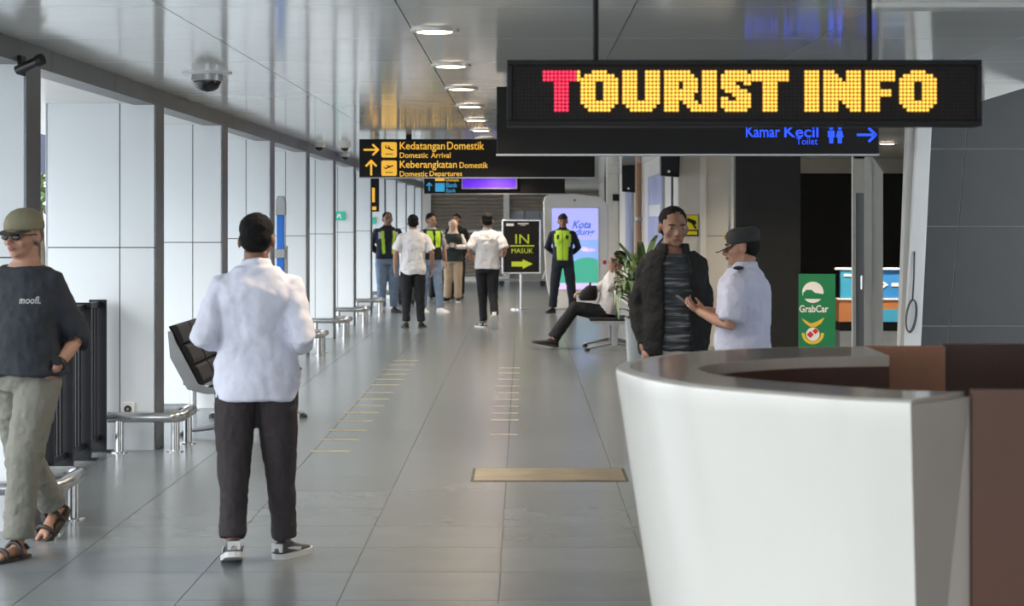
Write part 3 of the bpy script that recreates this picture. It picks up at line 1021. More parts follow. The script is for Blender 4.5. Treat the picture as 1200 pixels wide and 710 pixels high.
for x0, x1, y0, y1 in ((593.3, 602, 261.8, 264.8), (607, 619.5, 261.4, 262.6), (610, 616, 263.6, 264.2)):
    a = q2(x0, y1); b_ = q2(x1, y0)
    MB().box(a[0], b_[0], -.029, -.026, a[1], b_[1]).build('small_print', M['white_print'], t)

# ================================================================== SCREEN KIOSK
kk = .01543
t = thing('screen_kiosk', 'tall white rounded kiosk with a bright lilac screen behind the guard', 'kiosk', ((675 - VPX) * kk, F * kk, 0))


def q3(px, py): return ((px - 675) * kk, max(0, EYE - (py - VPY) * kk))


out = [(637, 236), (639, 230), (644, 228), (672, 227), (700, 230), (707, 233), (711, 239), (713, 250), (713, 300), (712.5, 362.2), (648, 362.2), (645, 352), (641.5, 338), (639.5, 320), (637.5, 280)]
MB().prism([q3(*p) for p in out][::-1], 0, .45).build('body', mat('kiosk_white', (.80, .79, .75), .35, var=.03), t, bevel=.02)
bz = q3(645.5, 340.5); tz = q3(702.5, 242.5)
MB().box(bz[0], tz[0], -.01, .01, bz[1], tz[1]).build('bezel', M['white_plastic'], t, bevel=.004)
sc = None
for y0, y1, m in ((244, 281, 'screen_top'), (281, 310, 'screen_mid'), (310, 331.5, 'screen_low'), (331.5, 339, 'screen_foot')):
    a = q3(647, y1); b_ = q3(701, y0)
    MB().box(a[0], b_[0], -.016, -.008, a[1], b_[1]).build('screen', M[m], t)
a = q3(670.5, 267.5); b_ = q3(692.5, 258.5)
text('lettering', 'Kota', a[0], b_[0], a[1], b_[1], -.018, M['screen_ink'], t, .02, shear=.35)
a = q3(656, 277.5); b_ = q3(697, 268)
text('lettering', 'Bandung', a[0], b_[0], a[1], b_[1], -.018, M['screen_ink'], t, .02, shear=.35)
for cx_, cy_, rx_, ry_, m_ in ((660, 310, 16, 6, 'screen_low'), (688, 310.5, 17, 9, 'screen_low'), (690, 293, 8, 2.2, 'screen_foot'), (684, 291.5, 5, 2.4, 'screen_foot')):
    pts = [q3(max(647.5, min(700.5, cx_ + rx_ * cos(2 * pi * i / 24))), cy_ + ry_ * sin(2 * pi * i / 24)) for i in range(24)]
    MB().prism(pts, -.0175, -.016).build('landscape_shape', M[m_], t)
c = q3(673.5, 234.5)
MB().tube([(c[0], -.006, c[1]), (c[0], .006, c[1])], .018, 12).build('webcam', M['black'], t)
a = q3(706.5, 309.5); b_ = q3(710.5, 305)
MB().box(a[0], b_[0], -.006, .006, a[1], b_[1]).build('button', M['redp'], t)

# ================================================================== PLANTER WITH STRAP LEAVES
kk = .0070
pl = thing('potted_plant', 'tall grey planter with arching striped strap leaves', 'plant', ((755 - VPX) * kk, F * kk, 0))
PH = EYE - (372 - VPY) * kk
MB().loft([(0, 0, 0, .115, .115), (0, 0, .02, .12, .12), (0, 0, PH - .03, .155, .155), (0, 0, PH, .16, .16), (0, 0, PH, .14, .14), (0, 0, PH - .06, .13, .13)], n=28, e=5).build('pot', M['planter'], pl, smooth='auto')
MB().lathe([(0, PH - .06), (.1, PH - .06), (.1, PH - .05), (0, PH - .045)], n=16).build('soil', M['soil'], pl)
rng = random.Random(3)
for i in range(110):
    az = rng.uniform(0, 2 * pi)
    L = rng.uniform(.36, .66); lift = rng.uniform(.7, 1.45)
    h0 = PH - .06 + rng.uniform(0, .36)
    p = Vector((.03 * cos(az), .03 * sin(az), h0))
    d = Vector((cos(az) * cos(lift), sin(az) * cos(lift), sin(lift)))
    pts = [p]
    seg = 7
    for s in range(seg):
        d = (d + Vector((0, 0, -.15 - .055 * s))).normalized() if s > 0 else d
        p = p + d * L / seg
        rr = Vector((p.x, p.y)).length
        if rr > .25: p.x *= .25 / rr; p.y *= .25 / rr
        pts.append(p)
    mb = MB()
    side = Vector((-sin(az), cos(az), 0))
    ws = [.012, .026, .034, .034, .030, .024, .015, .002]
    vs = []
    for pp, w in zip(pts, ws):
        vs += [pp - side * w + Vector((0, 0, .006)), pp, pp + side * w + Vector((0, 0, .006))]
    for j in range(seg):
        for c2 in range(2):
            mb.add([vs[j * 3 + c2], vs[j * 3 + c2 + 1], vs[j * 3 + 4 + c2], vs[j * 3 + 3 + c2]], [(0, 1, 2, 3)])
    mb.build('leaf', M['leafB'] if i % 5 == 0 else M['leafA'], pl, smooth=True)
for j in range(3):
    a = j * 2.1
    MB().tube([(.03 * cos(a), .03 * sin(a), PH - .06), (.035 * cos(a), .035 * sin(a), PH + .3)], [.012, .008], 8).build('stem', M['leafA'], pl, smooth=True)

# ================================================================== BOOTH THINGS ON THE RIGHT
kk = .0090
t = thing('standee', 'upright green board reading GrabCar with a round white car emblem', 'sign', ((957.5 - VPX) * kk, F * kk, 0))


def q4(px, py): return ((px - 957.5) * kk, EYE - (py - VPY) * kk)


a = q4(936, 0); b_ = q4(979, 321)
MB().box(a[0], b_[0], 0, .02, 0, b_[1]).build('board', M['green'], t)
MB().box(a[0], b_[0], .0, .22, 0, .02).build('foot', M['black'], t)


def disc(px, py, r, n=24, sx=1, sz=1, a0=0, a1=360):
    c = q4(px, py)
    return [(c[0] + r * kk * sx * cos(radians(a0 + (a1 - a0) * i / (n - (0 if a1 - a0 == 360 else 1)))), c[1] + r * kk * sz * sin(radians(a0 + (a1 - a0) * i / (n - (0 if a1 - a0 == 360 else 1))))) for i in range(n)]


MB().prism(disc(952.5, 342.5, 12.5), -.003, 0).build('emblem', M['white_print'], t)
MB().prism([q4(*p) for p in ((941, 350), (941, 343), (945, 339.5), (951, 339.5), (955, 343), (965, 344.5), (966, 349), (963, 350))], -.006, -.003).build('car_emblem', M['green'], t)
a = q4(936.6, 366); b_ = q4(970.5, 357.5)
text('lettering', 'GrabCar', a[0], b_[0], a[1], b_[1], -.003, M['white_print'], t, .02)
mb = MB()
mb.prism([q4(*p) for p in ((939, 372.5), (950, 379), (957, 377), (966, 372), (962, 379), (956, 383), (949, 383), (943, 378))], -.003, 0)
crest = disc(952.5, 391, 13, 14, 1, .95, 175, 365) + disc(952.5, 391, 9.5, 14, 1, .95, 365, 175)
mb.prism(crest, -.003, 0)
mb.build('crest', M['gold'], t)
MB().prism(disc(952.5, 391.5, 8, 16), -.002, 0).build('crest_shield', M['white_print'], t)
MB().prism(disc(949.5, 392, 4.2, 4), -.004, -.001).build('crest_mark', M['redp'], t)
MB().prism(disc(955.5, 388, 3.6, 4), -.004, -.001).build('crest_mark', M['redp'], t)

kk = .0105
t = thing('service_desk', 'blue and orange service desk inside the dark booth', 'counter', ((1020 - VPX) * kk, F * kk, 0))


def q5(px, py): return ((px - 1020) * kk, EYE - (py - VPY) * kk)


def slab(px0, px1, py0, py1, y0, y1, m, name):
    a = q5(px0, py1); b_ = q5(px1, py0)
    return MB().box(a[0], b_[0], y0, y1, max(0, a[1]), b_[1]).build(name, m, t)


slab(983, 1075, 350.5, 377, 0, .5, M['orangepanel'], 'lower_front')
slab(998, 1075, 362.5, 377, -.01, 0, M['lightbluepanel'], 'blue_band')
slab(985, 1075, 316, 350, .02, .08, M['bluepanel'], 'upper_screen')
slab(985, 1000, 316, 350, .01, .02, M['lightbluepanel'], 'screen_side')
slab(979, 1075, 313.8, 316, .0, .10, M['white_print'], 'top_rail')
slab(981, 1075, 349.6, 351.2, -.01, .10, M['white_print'], 'middle_rail')
slab(985, 1075, 377, 388, .03, .5, M['black'], 'plinth')
slab(985, 1075, 388, 412, .06, .5, M['steel_dull'], 'base')
mb = MB()
mb.prism([q5(*p) for p in ((1033, 328), (1041, 333.5), (1033, 339), (1033, 336), (1037, 333.5), (1033, 331))], .012, .02)
mb.build('chevron_mark', M['white_print'], t)
slab(1045, 1053, 331.5, 335.5, .014, .02, M['white_print'], 'white_lettering')
slab(989, 998, 321, 324, .004, .01, M['white_print'], 'white_lettering')

# door portal: pale jamb with a grey leaf
kk = .0076
t = thing('door_1', 'pale door jamb with a slanted head and a grey door leaf', None, ((1018 - VPX) * kk, F * kk, 0), kind='structure')


def q6(px, py): return ((px - 1018) * kk, max(0, EYE - (py - VPY) * kk))


MB().prism([q6(*p) for p in ((1013, 480), (1013, 186), (1001, 186), (1000, 178), (1008, 176), (1018, 182), (1022, 196), (1022, 480))], 0, .06).build('jamb_face', M['white_plastic'], t)
MB().prism([q6(*p) for p in ((1022, 480), (1022, 196), (1016, 181), (1021, 181), (1035, 201), (1035, 480))], .01, .3).build('jamb_side', M['white_plastic'], t)
MB().prism([q6(*p) for p in ((999, 480), (999, 178), (1003, 178), (1003, 480))], 0, .05).build('leaf_frame', M['beige2'], t)
lf = MB().prism([q6(*p) for p in ((1003, 480), (1003, 226), (1013, 226), (1013, 480))], .02, .05).build('door_leaf', M['glass_grey'], t)
MB().prism([q6(*p) for p in ((1003, 226), (1003, 178), (1013, 178), (1013, 226))], .0, .05).build('top_panel', M['beige2'], t)
MB().tube([(q6(1009, 0)[0], -.02, 1.12), (q6(1009, 0)[0], -.05, 1.12), (q6(1009, 0)[0], -.05, 1.0)], .012, 8).build('handle', M['steel'], lf)

# coiled cable on the post
mb = MB()
kk = .0059
for j in range(2):
    c = Vector(((1065 - VPX + j * .8) * kk, F * kk - .07 - .008 * j, EYE - (369 + j - VPY) * kk))
    mb.tube([c + Vector(((5.5 + j * .4) * kk * cos(a * pi / 10) + 2.2 * kk * sin(a * pi / 10), 0, 19 * kk * sin(a * pi / 10))) for a in range(20)], .0045, 6, closed=True)
c = Vector(((1067 - VPX) * kk, F * kk - .07, EYE - (352 - VPY) * kk))
mb.tube([c, c + Vector((0.01, .0, .18)), c + Vector((.015, .012, .34))], .006, 6)
tag(mb.build('cable_coil', mat('grey_cable', (.10, .10, .105), .6, var=.1), smooth=True), 'coiled grey cable hung on the leaning white post', 'cable')

# CCTV notice on the beige wall
kk = .0109
t = thing('cctv_notice', 'yellow CCTV warning notice with a black camera symbol', 'sign', ((810.5 - VPX) * kk, F * kk - .012, EYE - (264 - VPY) * kk))
MB().box(-.085, .085, 0, .012, -.135, .135).build('plate', M['black'], t)
MB().box(-.08, .08, -.003, 0, -.055, .13).build('yellow_field', M['cctv_yellow'], t)
mb = MB()
mb.prism([(-.055, .095), (.05, .06), (.06, .02), (.035, .005), (-.06, .055)], -.006, -.003)
mb.prism([(.0, .02), (.02, .02), (.055, -.02), (.065, -.04), (.04, -.045)], -.006, -.003)
mb.build('camera_symbol', M['black'], t)
MB().box(-.07, .07, -.003, 0, -.12, -.075).build('caption_field', M['cctv_yellow'], t)

# posters, screens and boxes along the receding right wall
def panel_r(name, label, cat, y0, y1, z0, z1, m, thick=.04):
    t = thing(name, label, cat, (XR, (y0 + y1) / 2, (z0 + z1) / 2))
    h = (y1 - y0) / 2; v = (z1 - z0) / 2
    MB().box(-thick, 0, -h, h, -v, v).build('frame', M['steel_dull'], t)
    MB().box(-thick - .004, -thick, -h + .03, h - .03, -v + .03, v - .03).build('print', m, t)
    return t


p_ = panel_r('poster', 'large lilac poster on the right wall beyond the plant', 'poster', 27.9, 31.0, .75, 2.28, M['poster'])
MB().box(-.048, -.044, -1.2, 1.2, .15, .32).build('caption_band', M['white_print'], p_)
panel_r('poster', 'narrow lilac lit poster farther along the right wall', 'poster', 35.6, 37.8, .7, 2.3, M['poster'])
t = thing('pipe', 'brown upright pipe beside the lilac posters', 'pipe', (XR - .075, 33.0, 0))
MB().cyl((0, 0, 0), (0, 0, CZ), .055, n=14).build('pipe_run', M['copper'], t, smooth='auto')
for z in (.5, 1.6):
    MB().lathe([(.056, z), (.066, z + .01), (.066, z + .05), (.056, z + .06)], n=14).build('clamp', M['steel_dull'], t, smooth='auto')
for px0, px1, py0, py1, k, lb in ((773, 795, 172, 208, .0109, 'black wall loudspeaker box nearest the beige panels'), (728.5, 745.5, 188, 226, .0146, 'black hanging box between the brown pipe and the kiosk'), (708, 718, 204, 240, .0185, 'black box hanging close to the kiosk top')):
    x0, x1 = (px0 - VPX) * k, (px1 - VPX) * k
    z0, z1 = EYE + (VPY - py1) * k, EYE + (VPY - py0) * k
    t = thing('speaker_box', lb, 'speaker', ((x0 + x1) / 2, F * k - .3, z1))
    w = (x1 - x0) / 2
    MB().prism([(-w, z0 - z1 + .02), (w * .9, z0 - z1), (w, 0), (-w * 1.05, 0)], 0, .25).build('cabinet', M['black'], t, bevel=.01)
    MB().box(-w * .85, w * .8, -.006, .0, z0 - z1 + .05, -.04).build('grille', M['fence'], t)
    MB().box(-.03, .03, .08, .14, -.01, CZ - z1 + .005).build('bracket', M['steel_dull'], t)
    MB().blob((-w * .2, -.008, z0 - z1 + .07), .018).build('indicator', M['white_print'], t)
px_, py_ = (719 - VPX) * .0176, F * .0176
pc = MB().box(px_ - .14, px_ + .10, py_, py_ + .4, 0, CZ).build('pilaster', M['beige2'], wr)
MB().box(px_ + .10, XR, py_ + .05, py_ + .4, 0, CZ).build('side_panel', M['beige'], pc)
MB().box(px_ - .02, px_ + .12, py_ - .05, py_, 2.0, 2.14).build('junction_box', M['black'], pc)

# ================================================================== LUGGAGE near the group
def suitcase(label, px, py, h, m, rz=0):
    g = G(px, py)
    t = thing('suitcase', label, 'suitcase', g, rz)
    w = h * .32
    MB().loft([(0, 0, .05, w * .9, .10), (0, 0, .08, w, .12), (0, 0, h - .04, w, .12), (0, 0, h, w * .9, .10)], n=24, e=6).build('shell', m, t, smooth='auto')
    for x in (-w * .5, 0, w * .5):
        MB().box(x - .008, x + .008, -.126, -.11, .12, h - .08).build('rib', m, t)
    for sx in (-1, 1):
        for sy in (-.07, .07):
            MB().tube([(sx * w * .7 - .015, sy, .028), (sx * w * .7 + .015, sy, .028)], .028, 12).build('wheel', M['rubber'], t)
    mb = MB(); mb.tube([(-.10, .05, h - .02), (-.10, .05, h + .18), (.10, .05, h + .18), (.10, .05, h - .02)], .011, 8)
    mb.build('handle', M['steel_dull'], t)


suitcase('black hard suitcase standing beside the man in jeans', 513, 351, .60, M['black'], .2)
suitcase('dark grey suitcase standing behind the man in the white polo', 476.5, 356.5, .55, mat('grey_case', (.05, .052, .055), .4, var=.2), -.1)

# steel trolley behind the standing sign, by the far wall
g = G(612, 335)
t = thing('baggage_trolley', 'steel baggage trolley parked behind the standing sign', 'trolley', g)
MB().tube([(-.55, 0, .14), (.55, 0, .14), (.55, .5, .14), (-.55, .5, .14)], .02, 8, closed=True).build('base_frame', M['steel_dull'], t)
MB().tube([(.5, 0, .14), (.65, 0, .6), (.65, .5, .6), (.5, .5, .14)], .018, 8).build('push_handle', M['steel_dull'], t)
MB().tube([(-.5, .05, .14), (-.3, .05, .34), (.5, .05, .4)], .014, 8).build('basket_rail', M['steel_dull'], t)
for x, y in ((-.5, .03), (-.5, .47), (.5, .03), (.5, .47)):
    MB().tube([(x, y - .02, .07), (x, y + .02, .07)], .07, 14).build('wheel', M['rubber'], t)

# outside: a navy board, a low tree and a pale building seen in the gap beside the near pier
t = thing('notice_board', 'dark navy board outside behind the near pier', 'sign', (-5.35, 21.9, 0))
for x in (-.5, .5):
    MB().cyl((x, 0, -.05), (x, 0, 2.7), .03, n=10).build('post', M['steel_dull'], t)
MB().box(-.6, .6, -.04, .0, 2.12, 2.75).build('board', M['navyboard'], t)
t = thing('tree', 'small green tree growing outside beyond the pier gap', 'tree', (-7.3, 30.0, -.05))
MB().tube([(0, 0, 0), (.05, .02, 1.0), (0, .05, 2.0), (.1, 0, 2.9)], [.09, .075, .06, .03], 10).build('trunk', M['bark'], t, smooth=True)
mb = MB(); rng = random.Random(5)
for i in range(900):
    v = Vector((rng.gauss(0, 1), rng.gauss(0, 1), rng.gauss(0, 1))).normalized() * rng.uniform(.4, 1)
    c = Vector((v.x * .95, v.y * .95, 2.35 + v.z * .75))
    a = Vector((rng.uniform(-1, 1), rng.uniform(-1, 1), rng.uniform(-1, 1))).normalized(); b_ = a.orthogonal().normalized()
    mb.add([c - a * .09, c + b_ * .035, c + a * .09, c - b_ * .035], [(0, 1, 2, 3)])
tag(mb.build('foliage', M['leafA'], t), kind='stuff')

# ================================================================== PEOPLE
def cloth(name, col, rough=.8, var=.06, bump=.25, bscale=35):
    return mat(name, col, rough, var=var, vscale=9, bump=bump, bscale=bscale, spec=.25)


M['skin'] = mat('skin_tan', (.36, .19, .125), .5, var=.08, vscale=12)
M['skin2'] = mat('skin_brown', (.24, .125, .082), .5, var=.08, vscale=12)
M['skin_lt'] = mat('skin_light', (.47, .28, .20), .5, var=.08, vscale=12)
M['lip'] = mat('lips', (.26, .10, .08), .5, var=.05)
M['hair'] = mat('black_hair', (.010, .009, .009), .75, var=.3, vscale=60, bump=.3, bscale=120, spec=.15)
M['hair_grey'] = mat('grey_hair', (.10, .09, .085), .6, var=.3, vscale=60)
M['eye_w'] = mat('eye_white', (.34, .31, .29), .5, var=.02)
M['eye_d'] = mat('eye_dark', (.012, .008, .006), .2, var=.1)
C_WHITE = cloth('white_shirt', (.72, .73, .84), bump=.1)
C_WHITE2 = cloth('white_polo', (.70, .68, .69))
C_OFF = cloth('pale_blue_shirt', (.53, .55, .69))
C_GREYP = cloth('charcoal_brown_trousers', (.045, .038, .040), bump=.3)
C_BLACKP = cloth('black_trousers', (.014, .015, .018))
C_NAVY = cloth('navy_cloth', (.018, .021, .035))
C_BLACKT = cloth('washed_black_tshirt', (.028, .032, .040))
C_KHAKI = cloth('khaki_trousers', (.170, .170, .145))
C_JEANS = cloth('blue_jeans', (.16, .22, .31), var=.2)
C_BEIGE = cloth('beige_trousers', (.42, .32, .23))
C_PINKB = cloth('light_beige_trousers', (.42, .36, .33))
C_NEON = mat('neon_fabric', (.42, .68, .03), .6, var=.05, emit=(.3, .6, .02), estr=.0)
C_REFL = mat('grey_reflective', (.42, .42, .42), .4, var=.05)
C_GREENV = cloth('dark_green_vest', (.025, .036, .031))
C_CREAM = cloth('cream_hijab', (.55, .42, .33))
C_OLIVE = cloth('olive_cap', (.20, .185, .12))
C_BLACKJ = cloth('black_jacket', (.012, .012, .013))
C_GREY = cloth('grey_polo', (.38, .38, .39))
C_SHOE = mat('black_shoe', (.012, .012, .013), .55, var=.2, spec=.25)
C_SHOEW = mat('white_shoe', (.68, .67, .65), .5, var=.05)
C_SOLEW = mat('white_sole', (.62, .62, .61), .6, var=.05)
C_SOLEB = mat('black_sole', (.02, .02, .02), .7, var=.1)
C_SANDAL = mat('brown_sandal', (.03, .022, .018), .6, var=.2)


def pattern_shirt():
    m = bpy.data.materials.new('patterned_shirt'); m.use_nodes = True
    nt = m.node_tree; b = nt.nodes['Principled BSDF']; b.inputs['Roughness'].default_value = .8
    tc = nt.nodes.new('ShaderNodeTexCoord')
    mp = nt.nodes.new('ShaderNodeMapping'); mp.inputs['Scale'].default_value = (2.4, 2.0, 26)
    nt.links.new(tc.outputs['Object'], mp.inputs['Vector'])
    n = nt.nodes.new('ShaderNodeTexNoise'); n.inputs['Scale'].default_value = 2.2; n.inputs['Detail'].default_value = 2
    nt.links.new(mp.outputs[0], n.inputs['Vector'])
    r = nt.nodes.new('ShaderNodeValToRGB')
    e = r.color_ramp.elements
    e[0].position = .47; e[0].color = (.018, .022, .030, 1)
    e[1].position = .72; e[1].color = (.22, .23, .235, 1)
    x = e.new(.58); x.color = (.045, .055, .062, 1)
    nt.links.new(n.outputs['Fac'], r.inputs[0]); nt.links.new(r.outputs[0], b.inputs['Base Color'])
    return m


C_PAT = pattern_shirt()

TEX = {}


def dtex(scale):
    if scale not in TEX:
        t = bpy.data.textures.new('folds', 'CLOUDS'); t.noise_scale = scale; t.noise_depth = 2
        TEX[scale] = t
    return TEX[scale]


def shell_arc(mb, rs, a0, a1, th, n=26, e=2.3, mtx=None):
    """partial super-ellipse shell (for open jackets); angles in degrees, -90 is the front"""
    vs = []; m = n + 1

    def pt(c, t, o):
        cx, cy, cz, rx, ry = c
        ct, st = cos(t), sin(t)
        return Vector((cx + (rx + o) * math.copysign(abs(ct) ** (2 / e), ct), cy + (ry + o) * math.copysign(abs(st) ** (2 / e), st), cz))
    R = []
    for c in rs:
        ts = [radians(a0 + (a1 - a0) * i / n) for i in range(m)]
        ring = [pt(c, t, th) for t in ts] + [pt(c, t, -.004) for t in reversed(ts)]
        R.append([mtx @ p for p in ring] if mtx else ring)
    mb.rings(R)
    return mb


BASE_T = [(.80, .152, .112), (.88, .168, .122), (.96, .163, .118), (1.04, .152, .110), (1.12, .153, .110), (1.22, .165, .115), (1.30, .172, .114), (1.355, .158, .102), (1.40, .118, .082), (1.44, .076, .064)]


class Human:
    def __init__(s, label, loc, rz, H, skin, pose, g=1.0, belly=0.0, voxel=.009, sh=1.0):
        s.t = thing('person', label, 'person', loc, rz)
        s.k = H / 1.68; s.g = g; s.belly = belly; s.vox = voxel; s.skin = skin; s.shw = sh
        p = dict(pel=(0, 0, .93), lean=0, twist=0, yaw=0, pitch=0, roll=0,
                 legL=((.095, 0, .48), (.10, .02, .085), 8, 0), legR=((-.095, 0, .48), (-.10, .02, .085), -8, 0),
                 armL=((.225, .03, 1.13), (.23, -.06, .89)), armR=((-.225, .03, 1.13), (-.23, -.06, .89)),
                 handL=((0, -.12, -1), (-1, 0, 0)), handR=((0, -.12, -1), (1, 0, 0)), curl=.35)
        p.update(pose); s.p = p
        s.TM = Matrix.Translation(p['pel']) @ Matrix.Rotation(radians(p['lean']), 4, 'X') @ Matrix.Rotation(radians(p['twist']), 4, 'Z') @ Matrix.Translation((0, 0, -.93))
        s.HM = s.TM @ Matrix.Translation((0, -.012, 1.565)) @ Matrix.Rotation(radians(p['yaw']), 4, 'Z') @ Matrix.Rotation(radians(p['pitch']), 4, 'X') @ Matrix.Rotation(radians(p['roll']), 4, 'Y') @ Matrix.Diagonal((1.07, 1.0, 1.0, 1.0))
        s.S = Matrix.Scale(s.k, 4)

    def rings(s, off=0.0, z0=.8, z1=1.445, sc=1.0, flare=0.0):
        out = []
        zs = sorted(set([z0, z1] + [b[0] for b in BASE_T if z0 < b[0] < z1]))
        for z in zs:
            for a, b in zip(BASE_T, BASE_T[1:]):
                if z <= b[0] + 1e-6:
                    break
            t = max(0, (z - a[0]) / (b[0] - a[0])) if z >= a[0] else 0
            rx = a[1] + (b[1] - a[1]) * t; ry = a[2] + (b[2] - a[2]) * t
            gb = s.g if z < 1.36 else 1 + (s.g - 1) * .5
            by = s.belly * max(0, 1 - abs(z - 1.05) / .25)
            fl = flare * max(0, (1.05 - z) / .25)
            out.append((0, -by * .6, z, rx * gb * sc + off + fl + by * .35, ry * gb * sc + off + fl + by * .6))
        return out

    def solid(s, name, mb, m, parent=None, smooth=6, voxel=None, disp=0, dscale=.08, post=None, mats=None):
        mb.xform(s.S)
        o = mb.build(name, m, parent or s.t, mats=mats)
        r = o.modifiers.new('remesh', 'REMESH'); r.mode = 'VOXEL'; r.voxel_size = voxel or s.vox; r.use_smooth_shade = True
        if smooth:
            sm = o.modifiers.new('smooth', 'SMOOTH'); sm.factor = .5; sm.iterations = smooth
        if disp:
            d = o.modifiers.new('disp', 'DISPLACE'); d.texture = dtex(dscale); d.strength = disp; d.mid_level = .5; d.texture_coords = 'LOCAL'
            if dscale > .04:
                d = o.modifiers.new('disp', 'DISPLACE'); d.texture = dtex(dscale * .42); d.strength = disp * .3; d.mid_level = .5; d.texture_coords = 'LOCAL'
        DEFER.append((o, post))
        return o

    def shoulder(s, sx):
        return s.TM @ Vector((sx * .168 * s.shw, 0, 1.345))

    def body(s, feet=True, ears=True):
        p = s.p; mb = MB()
        mb.loft(s.rings(-.012, .82, 1.44), mtx=s.TM)
        mb.tube([s.TM @ Vector((0, .015, 1.40)), s.TM @ Vector((0, .0, 1.47)), s.HM @ Vector((0, .02, -.05))], [.064 * s.g, .058 * s.g, .056 * s.g], 14)
        H = s.HM
        mb.blob((0, .012, .032), (.074, .092, .083), H)
        mb.blob((0, -.028, -.012), (.065 * s.g ** .4, .066, .088), H)
        mb.blob((0, -.042, -.068), (.049 * s.g ** .6, .048, .042), H)
        mb.blob((0, -.078, -.088), (.022, .016, .020), H)
        mb.blob((0, -.084, .020), (.048, .014, .012), H)
        for sx in (-1, 1):
            mb.blob((sx * .036, -.068, -.026), (.026, .022, .026), H)
            mb.tube([H @ Vector((sx * .011, -.104, -.032)), H @ Vector((sx * .013, -.098, -.034))], [.009, .009], 8, True)
            if ears: mb.blob((sx * .077, .010, -.012), (.010, .020, .032), H)
        mb.tube([H @ Vector((0, -.088, .010)), H @ Vector((0, -.104, -.012)), H @ Vector((0, -.116, -.030))], [.009, .011, .014], 8, True)
        mb.blob((0, -.088, -.056), (.028, .016, .016), H)
        for sx, a, h in ((1, 'armL', 'handL'), (-1, 'armR', 'handR')):
            el, wr = Vector(p[a][0]), Vector(p[a][1]); sh = s.shoulder(sx)
            mb.tube([sh, sh.lerp(el, .5), el, el.lerp(wr, .35), wr], [.044, .042, .037, .036, .026], 12, True)
            s.hand(mb, wr, Vector(p[h][0]).normalized(), Vector(p[h][1]), sx, p['curl'])
        for sx, l in ((1, 'legL'), (-1, 'legR')):
            kn, an, yaw, pit = p[l]; kn, an = Vector(kn), Vector(an)
            hp = s.TM @ Vector((sx * .09, 0, .90))
            mb.tube([hp, hp.lerp(kn, .5), kn, kn.lerp(an, .3), an], [.080, .068, .052, .050, .034], 12, True)
            FM = s.foot_m(l)
            mb.tube([FM @ Vector((0, .035, .035)), FM @ Vector((0, -.05, .036)), FM @ Vector((0, -.13, .028))], [.026, .028, .023], 10, True)
            mb.tube([FM @ Vector((-.015, -.10, .025)), FM @ Vector((-.018, -.18, .02))], [.019, .013], 10, True)
            mb.tube([FM @ Vector((.018, -.10, .025)), FM @ Vector((.022, -.165, .018))], [.018, .012], 10, True)
        b = s.solid('body', mb, s.skin, smooth=3, voxel=min(s.vox, .0075))
        return b

    def hand(s, mb, w, d, n, sx, curl):
        n = (n - d * n.dot(d)).normalized(); t = d.cross(n).normalized()
        # thumb side: forward facing side
        if sx > 0: t = -t
        th = t
        fr = Matrix((( t.x, d.x, n.x, 0), (t.y, d.y, n.y, 0), (t.z, d.z, n.z, 0), (0, 0, 0, 1)))
        mb.blob((0, .045, 0), (.040, .052, .016), Matrix.Translation(w) @ fr, 12, 7)
        L = (.072, .080, .075, .058)
        for i in range(4):
            b = w + d * .082 + t * (.030 - .0205 * i)
            pts = [b - d * .02, b]; a = 0; c = b
            for f, sg in ((.42, 1.0), (.32, 1.1), (.26, .8)):
                a += curl * sg
                c = c + (d * cos(a) + n * sin(a)) * L[i] * f
                pts.append(c)
            mb.tube(pts, [.0090, .0090, .0085, .0078, .0065], 8, True)
        b = w + d * .025 + t * .026
        mb.tube([b, b + (d * .55 + t * .75 + n * .25).normalized() * .035, b + (d * .8 + t * .55 + n * .45).normalized() * .072], [.014, .0115, .0085], 8, True)

    def foot_m(s, l):
        kn, an, yaw, pit = s.p[l]
        return Matrix.Translation(an) @ Matrix.Rotation(radians(yaw), 4, 'Z') @ Matrix.Rotation(radians(pit), 4, 'X') @ Matrix.Translation((0, 0, -.085))

    def face(s, glasses=False, brow=None):
        H = s.S @ s.HM
        for sx in (-1, 1):
            mb = MB()
            mb.blob((sx * .031, -.083, .002), (.0135, .0070, .0060), H, 10, 6)
            mb.cur = 1
            mb.blob((sx * .031, -.0878, .002), (.0062, .004, .0058), H, 8, 5)
            mb.build('eye', None, s.t, smooth=True, mats=[M['eye_w'], M['eye_d']])
            mb = MB()
            mb.tube([H @ Vector((sx * .014, -.097, .019)), H @ Vector((sx * .032, -.096, .025)), H @ Vector((sx * .050, -.080, .020))], [.0032, .0045, .0025], 6)
            mb.build('eyebrow', brow or M['hair'], s.t, smooth=True)
        mb = MB()
        mb.tube([H @ Vector((-.024, -.094, -.058)), H @ Vector((-.008, -.1035, -.0545)), H @ Vector((.008, -.1035, -.0545)), H @ Vector((.024, -.094, -.058))], [.002, .0055, .0055, .002], 6)
        mb.tube([H @ Vector((-.022, -.094, -.0595)), H @ Vector((0, -.1035, -.065)), H @ Vector((.022, -.094, -.0595))], [.002, .006, .002], 6)
        mb.build('mouth', M['lip'], s.t, smooth=True)
        if glasses:
            mb = MB()
            for sx in (-1, 1):
                mb.blob((sx * .032, -.098, .0), (.025, .010, .018), H, 14, 6)
                mb.tube([H @ Vector((sx * .056, -.088, .006)), H @ Vector((sx * .078, -.03, .008)), H @ Vector((sx * .08, .01, .002))], .0025, 6)
            mb.tube([H @ Vector((-.012, -.106, .004)), H @ Vector((.012, -.106, .004))], .003, 6)
            mb.build('sunglasses', M['blackgloss'], s.t, smooth=True)

